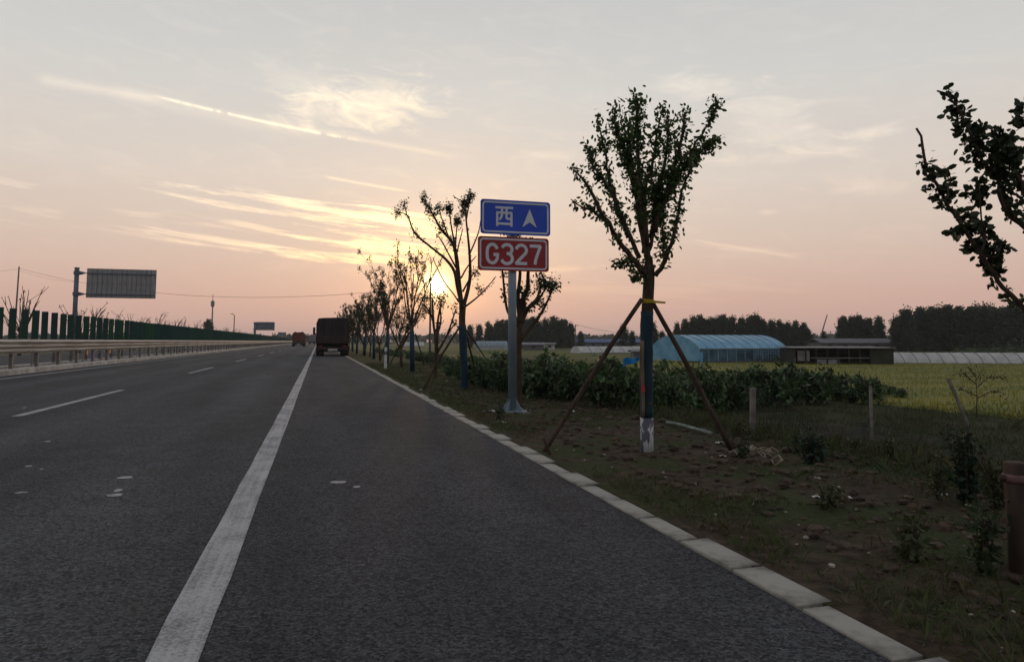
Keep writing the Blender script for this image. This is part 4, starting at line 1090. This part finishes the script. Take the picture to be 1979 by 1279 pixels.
# sagging dark mesh between the posts
NET = mat('fence_net', (.02, .02, .022), .9, .3, 8)
def net(a, bb, h0, h1, label):
    mb = MB(); n = int((bb-a).length/.16); m_ = 6
    g_ = []
    for i in range(n+1):
        t = i/n; p = a+(bb-a)*t; p.z = terr(p.x, p.y); s_ = .10*math.sin(math.pi*t); g_.append([p+Vector((0, 0, .03+(h0-s_-.03)*j/m_))+AY*.03*math.sin(i*.9+j) for j in range(m_+1)])
    for r_ in g_: mb.tube(r_, .003, 3, False)
    for j in range(m_+1): mb.tube([r_[j] for r_ in g_], .003, 3, False)
    return tag(mb.build('fence_net', NET), label, 'net')
net(f1p, f2p, .55, .5, 'dark sagging wire net between the two upright fence posts')
net(f2p, f3p, .5, .45, 'dark sagging wire net running to the leaning fence post')
# withered sapling
wp = ground(1886, 812)
ws = empty('withered_sapling', wp, 'thin withered sapling with brown leaves behind the leaning post', 'sapling')
Dw = depth(wp); mb = MB(); LP = []
trk = [wp-Vector((0, 0, .05)), at(1888, 760, Dw), at(1884, 712, Dw)]
for pts, den in ((trk, 8), ([at(1887, 765, Dw), at(1860, 752, Dw-.1), at(1848, 745, Dw-.2)], 45), ([at(1887, 750, Dw), at(1915, 728, Dw+.1), at(1950, 735, Dw+.2)], 50), ([at(1886, 742, Dw), at(1862, 722, Dw), at(1848, 724, Dw)], 50), ([at(1886, 735, Dw), at(1902, 712, Dw+.1)], 45), ([at(1888, 770, Dw), at(1920, 756, Dw), at(1945, 762, Dw-.2)], 45), ([at(1885, 728, Dw), at(1870, 708, Dw)], 45)):
    w = smooth_poly(pts, 4); mb.tube(w, np.linspace(.018, .006, len(w)), 5); LP += along(w, den, .05, .2, 1)
loc(mb.build('stem', BARK, ws), ws); loc(leaves(LP, .08, 'foliage', mat('brown_leaf', (.065, .045, .022), .8, .4, 4, trans=.15), ws, .5), ws)

# weeds at the right front
WEED = [mat('weed_leaf_a', (.032, .055, .020), .6, .4, 3, trans=.2), mat('weed_leaf_b', (.055, .070, .028), .65, .4, 3, trans=.2), mat('weed_leaf_c', (.018, .036, .018), .6, .4, 3, trans=.15)]
def weed(px, py, ptop, wpx, mtl, n, label, leaf=.06, grp='weeds at the field edge'):
    p = ground(px, py); D = depth(p); h = (py-ptop)*D/FPX; wd = wpx*D/FPX
    root = empty('weed_plant', p, label, 'weed', grp); mb = MB(); LP = []
    for k in range(max(3, int(n/28))):
        e = Vector((rnd.gauss(0, wd*.35), rnd.gauss(0, wd*.35), h*rnd.uniform(.6, 1))); w = smooth_poly([Vector((rnd.gauss(0, wd*.1), rnd.gauss(0, wd*.1), -.03)), e*.5+Vector((0, 0, .05*h)), e], 3)
        mb.tube(w, np.linspace(.006, .003, len(w)), 4); LP += along(w, n/max(3, int(n/28))/max(h, .1), leaf*.55, .12, 1)
    mb.build('stems', BARK, root); leaves(LP, leaf, 'foliage', mtl, root, .5, .15)
for args in ((1872, 975, 822, 46, WEED[2], 520, 'tallest dark leafy weed in the right foreground', .055), (1838, 905, 815, 26, WEED[2], 200, 'dark upright weed left of the tallest leafy weed', .05), (1935, 985, 870, 50, WEED[1], 320, 'loose pale green weed right of the tallest leafy weed', .05),
             (1815, 965, 868, 30, WEED[1], 200, 'loose weed with pale flower heads left of the tallest weed', .045), (1570, 895, 838, 46, WEED[2], 420, 'rounded dark grass-like tuft in the middle of the right verge', .06), (1650, 878, 842, 30, WEED[1], 130, 'small weed right of the rounded dark tuft', .05), (1715, 885, 850, 34, WEED[0], 170, 'small leafy weed in front of the middle fence post', .05),
             (1770, 880, 846, 30, WEED[0], 160, 'leafy weed between middle fence post and tall weeds', .05), (1425, 845, 800, 18, WEED[1], 110, 'thin weed beside the field-side prop', .045), (1435, 885, 845, 18, WEED[0], 120, 'weed at the foot of the field-side prop', .045), (1600, 985, 930, 40, WEED[1], 160, 'low weed near the lower right pale litter', .05), (965, 810, 788, 14, WEED[0], 130, 'small green weed left of the sign post base', .045), (1960, 830, 790, 50, WEED[1], 200, 'straggly weed by the right edge in front of the wheat', .06),
             (1760, 1080, 985, 70, WEED[1], 240, 'broad low weed in the lower right foreground', .05), (1900, 1110, 960, 60, WEED[0], 300, 'leafy weed in the lowest right corner', .05)):
    weed(*args)

# grass blades on the verge
GR = mat('verge_grass', (.048, .074, .024), .8, c2=(.072, .062, .028), scale=1.5, trans=.2)
P = []; Rr = random.Random(5)
while len(P) < 85000:
    x = 2.17+abs(Rr.gauss(0, 3.6)); y = .3+Rr.random()**1.7*34
    if x > 12: continue
    f = noise.noise((x*1.1, y*1.1, 20))+.5*noise.noise((x*3.1, y*3.1, 21))
    e = math.exp(-((x-2.3)/.25)**2)*.5
    if f+e+sm(x, 4.4, 5.4)*.4+sm(y, 9, 13)*.3-.5*sm(math.hypot(x-3.4, (y-6.6)*.7), 1.6, .8) < Rr.uniform(-.05, .45): continue
    P.append((x, y, terr(x, y)-.004))
P = np.array(P)
tall = np.array([1+1.6*sm(x, 4.3, 5.6)*max(0, noise.noise((x*.9, y*.9, 33))+.35) for x, y, z in P])
tag(leaves(P, nr.uniform(.03, .10, len(P))*tall, 'verge_grass', GR, None, .13, out=nr.normal(size=(len(P), 3))*.5+np.array([0, 0, 1.0])), 'short patchy grass on the verge', None, None, 'stuff')
P = []
while len(P) < 52000:
    x = 4.6+Rr.random()**1.2*17; y = 3+Rr.random()*17
    if noise.noise((x*.7, y*.7, 40))+.4*noise.noise((x*2.3, y*2.3, 41)) < Rr.uniform(-.5, .25): continue
    P.append((x, y, terr(x, y)-.01))
P = np.array(P)
tag(leaves(P, nr.uniform(.06, .24, len(P)), 'field_edge_grass', mat('rough_grass', (.046, .070, .022), .8, c2=(.055, .048, .026), scale=1.2, trans=.2), None, .09, out=nr.normal(size=(len(P), 3))*.5+np.array([0, 0, 1.2])), 'long rough grass and weeds at the field edge', None, None, 'stuff')
# clods of turned soil
CL = mat('soil_clod', (.095, .068, .046), .95, c2=(.035, .025, .018), scale=9, bump=.8)
ico_v = [(0, 0, 1), (.894, 0, .447), (.276, .851, .447), (-.724, .526, .447), (-.724, -.526, .447), (.276, -.851, .447), (.724, .526, -.447), (-.276, .851, -.447), (-.894, 0, -.447), (-.276, -.851, -.447), (.724, -.526, -.447), (0, 0, -1)]
ico_f = [(0, 1, 2), (0, 2, 3), (0, 3, 4), (0, 4, 5), (0, 5, 1), (1, 6, 2), (2, 7, 3), (3, 8, 4), (4, 9, 5), (5, 10, 1), (6, 7, 2), (7, 8, 3), (8, 9, 4), (9, 10, 5), (10, 6, 1), (6, 11, 7), (7, 11, 8), (8, 11, 9), (9, 11, 10), (10, 11, 6)]
def clods(n, name, mt, rmin, rmax, fn, label):
    V, F = [], []
    for _ in range(n):
        x, y = fn(); r = rmin+(rmax-rmin)*Rr.random()**4; b0 = len(V); z = terr(x, y)+r*.15; s3 = (Rr.uniform(.7, 1.4), Rr.uniform(.7, 1.4), Rr.uniform(.4, .8))
        for v in ico_v: k = r*Rr.uniform(.75, 1.15); V.append((x+v[0]*k*s3[0], y+v[1]*k*s3[1], z+v[2]*k*s3[2]))
        F += [tuple(b0+i for i in f) for f in ico_f]
    mb = MB(); mb.v, mb.f = V, F
    return tag(mb.build(name, mt), label, None, None, 'stuff')
clods(5200, 'soil_clods', CL, .006, .06, lambda: (2.6+abs(Rr.gauss(0, 2.4)), 1+Rr.random()**1.3*16), 'crumbled brown soil clods on the verge')
clods(320, 'pale_stones', mat('pale_stone', (.30, .27, .23), .9, .4, 9), .004, .022, lambda: (2.3+abs(Rr.gauss(0, 2.0)), 1+Rr.random()**1.3*14), 'scattered pale pebbles on the verge')
# litter, fallen pole, dry roots
LIT = mat('litter', (.50, .48, .44), .7, .2, 9)
def scrap(px, py, w, h, label, mt=LIT, name='litter_scrap', cat='litter'):
    p = ground(px, py); s_ = px_m(p); rows = []
    for i in range(6):
        t = i/5-.5; rows.append([Vector((0, 0, .006+abs(rnd.gauss(0, 1))*h*s_*.5*(1-abs(t)*1.4)))+RT*(t*w*s_)+AY*((q-1.5)*h*s_*.8+rnd.gauss(0, .1)*h*s_) for q in range(4)])
    o = MB().quadgrid(rows).build(name, mt); o.location = p; return tag(o, label, cat, None)
for a in ((1634, 964, 26, 9, 'white paper scrap at the lower right of the verge'), (1818, 956, 16, 10, 'white scrap below the tall weeds'), (1392, 857, 16, 6, 'pale scrap near the field-side prop'), (1108, 797, 7, 5, 'small white scrap right of the sign base'), (968, 817, 20, 5, 'flat white scrap in front of the sign base'), (1578, 962, 18, 7, 'pale scrap left of the lower right paper'), (945, 796, 26, 5, 'pale rubble piece left of the sign footing'), (862, 737, 7, 3, 'tiny white scrap under the sparse tree'), (813, 754, 8, 4, 'tiny white scrap near the kerb by a prop foot'), (1397, 882, 12, 4, 'small pale scrap by the prop foot, nearer the road')): scrap(*a)
DRY = mat('dry_roots', (.34, .29, .22), .9, c2=(.16, .12, .085), scale=9)
rt = ground(1465, 886); mb = MB()
for k in range(34):
    t = rnd.random(); a = ground(1428+70*t, 878+8*abs(t-.5)+rnd.uniform(0, 18)*sm(t, .5, 1)); 
    pts = [a-rt+Vector((rnd.gauss(0, .04), rnd.gauss(0, .04), .01+.05*math.sin(q*1.5+k)*(q % 2)+.03)) for q in range(4)]
    mb.tube(smooth_poly(pts, 2), .007, 4)
o = mb.build('dry_root_clump', DRY); o.location = rt; tag(o, 'tangle of pale dry roots on the dug soil by the field-side prop', None, None, 'stuff')
GP = mat('fallen_pole', (.26, .29, .25), .8, c2=(.07, .11, .08), scale=5, stretch=(1, 1, 3))
a, bb = ground(1288, 820), ground(1375, 842)
stick('fallen_pole', [a+Vector((0, 0, .03)), (a+bb)/2+Vector((0, 0, .04)), bb+Vector((0, 0, .03))], .022, GP, 'pale green pole lying on the ground behind the nearest tree', 'pole', 8)
# stake with lashing, right edge
D_ = 3.3; p = at(1962, 893, D_); zb = terr(p.x, p.y)
stk = empty('tethering_stake', (p.x, p.y, zb), 'thick brown wooden stake with a lashing at the lower right corner', 'stake')
MB().tube([(0, 0, -.1), (.004, 0, (p.z-zb)*.5), (0, 0, p.z-zb-.008), (0, 0, p.z-zb)], [.052, .050, .05, .046], 14).build('shaft', WOOD, stk, True)
zl = p.z-zb-.075
MB().tube([(0, 0, zl-.02), (0, 0, zl-.008), (0, 0, zl+.008), (0, 0, zl+.02)], [.054, .060, .060, .054], 14).build('lashing', mat('lashing', (.14, .075, .07), .8, .3, 20), stk, True)
MB().tube([tuple(-RT*.075+Vector((0, 0, zl+.002))), tuple(RT*.40-AY*.03+Vector((0, 0, zl-.012)))], [.016, .016], 8).build('cross_pole', WOOD, stk, True)

# ------------------------------------------------------------------ farm buildings
FILM = mat('blue_film', (.22, .48, .66), .35, c2=(.11, .33, .52), scale=.9, detail=5, spec=.5, trans=.25, stretch=(1, 1, 1))
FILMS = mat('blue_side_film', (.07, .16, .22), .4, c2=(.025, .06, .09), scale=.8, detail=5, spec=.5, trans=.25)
RIBM = mat('greenhouse_rib', (.22, .36, .44), .5, .2, 2)
LOWW = mat('block_wall', (.10, .10, .105), .9, .3, 2, bump=.4)
def zground(px, py, z): d = ray(px, py); t = (z-CAM.z)/d.z; return CAM+d*t
def greenhouse(o0, ax, L, wd, eave, ridge, label, film, side, ribm, nrib, ends=True, wall=0):
    """o0 = near-left bottom corner, ax = unit vector along the ridge; the tunnel lies behind"""
    nx = Vector((-ax.y, ax.x, 0)); nx = nx if nx.dot(AY) > 0 else -nx
    root = empty('greenhouse', o0, label, 'greenhouse'); n = 14
    def prof(k):
        t = k/n; return t*wd, eave+(ridge-eave)*math.sin(math.pi*t)**.75
    def P(s, k, off=0): a, z = prof(k); c = wd/2; return ax*s+nx*(c+(a-c)*(1+off/wd))+Vector((0, 0, z+off))
    roof = MB().quadgrid([[P(L*i/16, k)+Vector((0, 0, .02*math.sin(i*2.3+k))) for k in range(n+1)] for i in range(17)]).build('roof_film', film, root, True)
    if eave > .25:
        for nm, a in (('side_film', 0), ('rear_film', wd)):
            MB().quadgrid([[ax*L*i/16+nx*a+Vector((0, 0, z)) for z in (wall, eave-.003)] for i in range(17)]).build(nm, side, root)
    if wall:
        MB().quadgrid([[ax*s+nx*a+Vector((0, 0, z)) for a, z in ((-.1, -.3), (-.1, wall-.003), (.12, wall-.003), (.12, -.3))] for s in (-.05, L+.05)], True, True).build('base_wall', LOWW, root)
    for s, nm in ((0, 'gable_film'), (L, 'gable_film')):
        mb = MB(); pts = [P(s, k)*1 for k in range(n+1)]; rows = [[Vector((p.x, p.y, wall)) for p in pts], pts]; mb.quadgrid(rows); mb.build(nm, film if ends else side, root)
    for i in range(nrib):
        s = L*i/(nrib-1); mb = MB()
        mb.tube([ax*s-nx*.03+Vector((0, 0, wall))]+[P(s, k, .03) for k in range(n+1)], .035, 4); mb.build('hoop', ribm, root)
    mb = MB(); mb.tube([ax*0-nx*.05+Vector((0, 0, eave)), ax*L-nx*.05+Vector((0, 0, eave))], .05, 5); mb.build('eave_rail', ribm, root)
    return root
z0 = FIELD
nl = zground(1352, 703.5, z0); ax = (RT*.90+AY*.42).normalized()
L = 1
while True:   # length until the right end reaches its place in the picture
    q = nl+ax*L-CAM
    if CX+FPX*q.dot(RT)/q.dot(FW) > 1521: break
    L += .1
gh = greenhouse(nl, ax, L, 8.0, 1.55, 2.95, 'blue film arched greenhouse beyond the bushes', FILM, FILMS, RIBM, 11, wall=.28)
for i in range(14):   # vertical bars of the open right half, door post
    s = L*(.62+.38*i/13); p = ax*s
    MB().box(p.x-.02, p.x+.02, p.y-.09, p.y-.05, .3, 1.55).build('wall_bar', RIBM, gh)
for z in (.62, .92, 1.22): MB().tube([ax*L*.60+Vector((0, -.07, z)), ax*L+Vector((0, -.07, z))], .018, 4).build('wall_rail', RIBM, gh)
MB().box(-.12, .22, -.3, -.1, 0, 1.2).build('door_post', mat('bright_blue_sheet', (.10, .30, .50), .5, .1, 3), gh)
WFILM = mat('white_film', (.78, .77, .75), .6, c2=(.60, .59, .58), scale=1.2, detail=4, trans=.45, stretch=(1, 1, .5))
GRIB = mat('grey_hoop', (.20, .20, .20), .7, .2, 2)
nl = zground(1700, 704, FIELD); ax2 = (RT*.985-AY*.17).normalized()
greenhouse(nl, ax2, 46, 4.2, .12, 1.15, 'long low white film tunnel at the right edge of the field', WFILM, WFILM, GRIB, 40)
nl = zground(1122, 683, FIELD); greenhouse(nl, (RT*.97+AY*.2).normalized(), 17.5, 7, .1, 1.3, 'low white film tunnel left of the blue greenhouse, behind the wheat', WFILM, WFILM, GRIB, 9)
nl = zground(922, 676, FIELD); greenhouse(nl, (RT*.99+AY*.1).normalized(), 8.2, 7, .7, 2.3, 'far pale blue arched greenhouse left of the sign post', mat('pale_blue_film', (.22, .28, .32), .5, .2, 1, trans=.2), MATS['white_film'], GRIB, 8)
nl = zground(770, 669.5, FIELD); greenhouse(nl, (RT*.98+AY*.2).normalized(), 11, 9, .2, 1.9, 'tiny far white tunnel between the verge trees', WFILM, WFILM, GRIB, 6)
# dark open shed
SHD = mat('shed_dark', (.028, .027, .026), .9, .3, 2); RFM = mat('shed_roof', (.19, .185, .195), .75, .25, .8, stretch=(1, 4, 1)); SHW = mat('shed_wall', (.032, .034, .024), .9, .3, 1.5)
o0 = zground(1536, 705.5, FIELD); ex = zground(1728, 706.5, FIELD); ax3 = (ex-o0); Ls = ax3.length; ax3.normalize(); nx3 = Vector((-ax3.y, ax3.x, 0))
shed = empty('farm_shed', o0, 'long low dark open-fronted shed with a pale grey roof', 'shed')
def sbox(nm, mt, s0, s1, d0, d1, z0, z1, parent=None):
    r = [[ax3*s+nx3*d+Vector((0, 0, z)) for s, d in ((s0, d0), (s1, d0), (s1, d1), (s0, d1))] for z in (z0, z1)]
    return MB().quadgrid(r, True, True).build(nm, mt, parent or shed)
sbox('rear_wall', SHD, 0, Ls, 5.8, 6, -.1, 1.62); sbox('left_wall', SHD, 0, .15, .1, 5.79, -.1, 1.6); sbox('front_wall', SHW, Ls*.77, Ls, 0, .15, -.1, 1.62); sbox('end_wall', SHW, Ls-.15, Ls, .16, 5.79, -.1, 1.6)
MB().quadgrid([[ax3*s+nx3*d+Vector((0, 0, z)) for d, z in ((-.4, 1.64), (6.4, 1.70), (6.4, 1.76), (-.4, 1.70))] for s in (-.3, Ls+.1)], True, True).build('roof', RFM, shed)
for k in range(7): sbox('front_pillar', SHW, Ls*.11*k, Ls*.11*k+.12, 0, .12, 0, 1.64)
sbox('grey_sheet', mat('grey_sheet', (.16, .15, .16), .8, .3, 1.5), .3, 1.4, .05, .09, .4, 1.4); sbox('low_rail', MATS['grey_hoop'], 1.5, Ls*.76, -.06, -.02, .68, .74); sbox('feed_sacks', mat('sacks', (.30, .30, .32), .8, .3, 3), 2.2, 4.2, .4, 1.0, 0, .55)
# a house roof line behind the shed, blue roofed barn, small white block
def house(px0, px1, pybase, zb, hw, dpt, roofh, wall, roof, label, dist=None, hips=True):
    a = zground(px0, pybase, zb); c = zground(px1, pybase, zb); e = c-a; Lh = e.length; e.normalize(); nn = Vector((-e.y, e.x, 0))
    root = empty('farm_building', a, label, 'building')
    def bx(nm, mt, s0, s1, d0, d1, z0, z1, par=root): return MB().quadgrid([[e*s+nn*d+Vector((0, 0, z)) for s, d in ((s0, d0), (s1, d0), (s1, d1), (s0, d1))] for z in (z0, z1)], True, True).build(nm, mt, par)
    bx('wall', wall, 0, Lh, 0, dpt, -.3, hw)
    MB().quadgrid([[e*s+nn*d+Vector((0, 0, z)) for d, z in ((-.4, hw-.05), (dpt/2, hw+roofh), (dpt+.4, hw-.05), (dpt+.4, hw-.15), (dpt/2, hw+roofh-.12), (-.4, hw-.15))] for s in (-.4, Lh+.4)], True, True).build('roof', roof, root)
    nwin = max(1, int(Lh/3.2))
    for k in range(nwin):
        s = (k+.5)*Lh/nwin; w_ = bx('window', mat('dark_pane', (.02, .025, .03), .2, .1, 1, spec=.5), s-.5, s+.5, -.03, -.004, hw*.35, hw*.75)
    return root
house(1062, 1250, 672, FIELD, 2.0, 8, 1.0, mat('grey_render', (.10, .10, .105), .9, .25, .8), mat('blue_roof', (.035, .075, .20), .6, .2, .6), 'long low farm building with a dull blue roof behind the white tunnel')
house(1012, 1050, 677, FIELD, 1.5, 5, .5, mat('pale_render', (.10, .10, .10), .9, .2, 1), mat('grey_roof', (.16, .16, .17), .8, .2, .6), 'small pale farm hut right of the sign post')
house(1052, 1072, 676, FIELD, 1.6, 3, .3, mat('white_render', (.40, .40, .39), .9, .15, 1), MATS['grey_roof'], 'small white hut right of the pale farm hut')
house(1590, 1740, 679, FIELD, 2.0, 8, .9, MATS['grey_render'], mat('grey_tile', (.12, .115, .125), .8, .25, .6), 'long grey roofed farm building behind the dark shed')
house(1225, 1262, 690, FIELD, .9, 3, .2, LOWW, MATS['grey_roof'], 'low grey block hut left of the blue greenhouse')
# poles over the fields
_, q1 = upole(1112, 627, 150, 'utility pole in front of the left dark grove', .16)
_, q2 = upole(1605, 640, 190, 'utility pole with transformer boxes right of the central grove', .17)
_, q3 = upole(1689, 622, 150, 'pale pole in front of the grove above the shed', .14)
wire(q1, at(1300, 645, 170), 1.0, 'power line from the pole by the left grove towards the greenhouse', .03)
wire(q2, q3, .6, 'power line between the two poles above the shed', .03)
bm0 = zground(1578, 676, FIELD)
d_ = ray(1599, 608); tt = bm0.y/d_.y; tip = CAM+d_*tt
d2 = ray(1578, 660); b2 = CAM+d2*(bm0.y/d2.y); b2.z = FIELD
stick('crane_boom', [b2, tip], .22, mat('crane_grey', (.16, .14, .13), .7, .2, 1), 'slanted crane boom rising behind the central grove', 'crane', 6, .6)

# ------------------------------------------------------------------ groves
POP = mat('poplar_leaf', (.026, .043, .022), .7, .45, .35, trans=.15)
POPT = mat('poplar_trunk', (.06, .05, .042), .9, .3, 3)
def poplar(seed, wide):
    r = random.Random(seed); root = empty('poplar_tree', (0, 0, 0), 'x', 'tree')
    MB().tube([(0, 0, -.3), (.1, 0, 4), (0, .1, 8.4)], [.2, .15, .05], 7).build('trunk', POPT, root)
    LP = []; mb = MB()
    for k in range(80):
        t = .04+.96*(k/80)**.9; z = 10*t*.97; prof = wide*(math.sin(math.pi*min(1, .18+t*.80))**.7)
        a = r.uniform(0, 6.28); rr = prof*math.sqrt(r.random())
        c = np.array([math.cos(a)*rr, math.sin(a)*rr, z+r.uniform(-.3, .3)]); s_ = r.uniform(.3, .55)
        LP += list(c+nr.normal(size=(int(r.uniform(22, 46)), 3))*np.array([s_*.8, s_*.8, s_*1.0]))
        if k % 5 == 0: mb.tube([(0, 0, z*.8), tuple(c*.6+np.array([0, 0, z*.35])), tuple(c)], [.05, .035, .015], 4)
    mb.build('limbs', POPT, root)['kind'] = 'stuff'; leaves(LP, .46, 'foliage', POP, root, .75)
    return root
pops = [poplar(500+i, w) for i, w in enumerate((1.35, 1.6, 1.9, 1.5, 1.25))]
pc = 0
def put_pop(px, dist, ptop, lab, grp, wsc=1.0, zb=FIELD):
    global pc
    d = ray(px, 659); p = CAM+d*dist; p.z = zb
    t = pops[pc] if pc < 5 else copy_tree(pops[rnd.randrange(5)]); pc += 1
    top_ = CAM+ray(px, ptop)*dist; hs = (top_.z-zb)/10.3
    t.location = p; t.rotation_euler.z = rnd.uniform(0, 6.28); t.scale = (hs*wsc, hs*wsc, hs); t['label'] = lab; t['group'] = grp
def grove(pts, step, dist, rows, lab, grp, wsc=1.15, jit=4):
    px = pts[0][0]; ngr = 0
    while px <= pts[-1][0]:
        for (a, y0), (b_, y1) in zip(pts, pts[1:]):
            if px <= b_: ty = y0+(y1-y0)*(px-a)/(b_-a); break
        ngr += 1
        for r_ in range(rows):
            lb_ = nth(ngr)+' '+lab.replace('poplar in', 'poplar from left in front of') if r_ == 0 else lab.replace('poplar in', 'poplar in the rear rank of')
            put_pop(px+rnd.uniform(-.3, .3)*step, dist+r_*7+rnd.uniform(-2, 2), ty+rnd.uniform(-4, jit+5)+r_*1, lb_, grp, wsc*rnd.uniform(.9, 1.15))
        px += step
grove([(1735, 606), (1760, 596), (1800, 591), (1900, 590), (1990, 594), (2250, 590)], 21, 150, 2, 'poplar in the large grove at the right edge', 'large right grove')
grove([(1628, 612), (1660, 608), (1690, 607), (1712, 622)], 17, 165, 2, 'poplar in the narrow grove above the dark shed', 'narrow grove above the shed', 1.0)
grove([(1312, 625), (1345, 612), (1400, 607), (1480, 611), (1550, 622), (1578, 640)], 15, 185, 2, 'poplar in the long grove behind the blue greenhouse', 'grove behind the greenhouse', 1.1)
grove([(946, 622), (970, 617), (1020, 614), (1090, 613), (1106, 626)], 12, 225, 2, 'poplar in the flat-topped grove behind the sign', 'grove behind the sign', 1.1)
for px, ty, di, lab in ((909, 628, 230, 'lone far poplar left of the grove behind the sign, left one'), (926, 627, 228, 'lone far poplar left of the grove behind the sign, right one'), (1122, 640, 220, 'small poplar at the right end of the grove behind the sign'), (1205, 628, 175, 'tree left of the nearest trunk, between its props'), (1222, 640, 170, 'lower tree just left of the nearest trunk'), (1262, 622, 165, 'tree just right of the nearest trunk'), (1280, 640, 160, 'lower tree right of the nearest trunk'), (1592, 640, 190, 'small round tree under the crane boom'), (402, 616, 260, 'dark bushy tree beside the telecom mast')):
    put_pop(px, di, ty, lab, 'single far trees', 1.25, FIELD if px > 600 else -1)
# hedge under the right grove
LPh = []
for k in range(900):
    px = rnd.uniform(1840, 2150); d = ray(px, 659); p = CAM+d*(128+rnd.uniform(-3, 3)); LPh.append((p.x, p.y, FIELD+abs(rnd.gauss(0, 1.0))*(.5+.5*sm(px, 1850, 1960))))
h0 = leaves(LPh, .5, 'hedge', mat('hedge_leaf', (.05, .075, .025), .7, .4, .5, trans=.15), None, .7); tag(h0, 'green scrubby hedge under the right grove', None, None, 'stuff')
# woods along the horizon
LPw = []
for k in range(26000):
    a = R(rnd.uniform(-48, 62)); r_ = rnd.uniform(520, 640); base_h = 7.5+3.5*noise.noise((math.degrees(a)*.35, 0, 3))+2.0*noise.noise((math.degrees(a)*2.3, 0, 5))
    LPw.append((math.sin(a)*r_, math.cos(a)*r_, -1.3+base_h*math.sqrt(rnd.random())*rnd.uniform(.75, 1)))
tag(leaves(LPw, 2.2, 'far_woods', mat('far_leaf', (.040, .052, .030), .9, .3, .05), None, .8), 'low line of distant woods along the horizon', None, None, 'stuff')

# ------------------------------------------------------------------ haze
hm = bpy.data.materials.new('haze_air'); hm.use_nodes = True; hn = hm.node_tree.nodes; hn.clear()
pv = hn.new('ShaderNodeVolumePrincipled'); pv.inputs['Color'].default_value = (.88, .91, .95, 1); pv.inputs['Density'].default_value = .00026; pv.inputs['Anisotropy'].default_value = .2
ho = hn.new('ShaderNodeOutputMaterial'); hm.node_tree.links.new(pv.outputs[0], ho.inputs['Volume'])
hz = MB().box(-2100, 2100, -450, 2100, -3.4, 26).build('haze', hm); tag(hz, 'thin evening haze over the land', None, None, 'stuff')
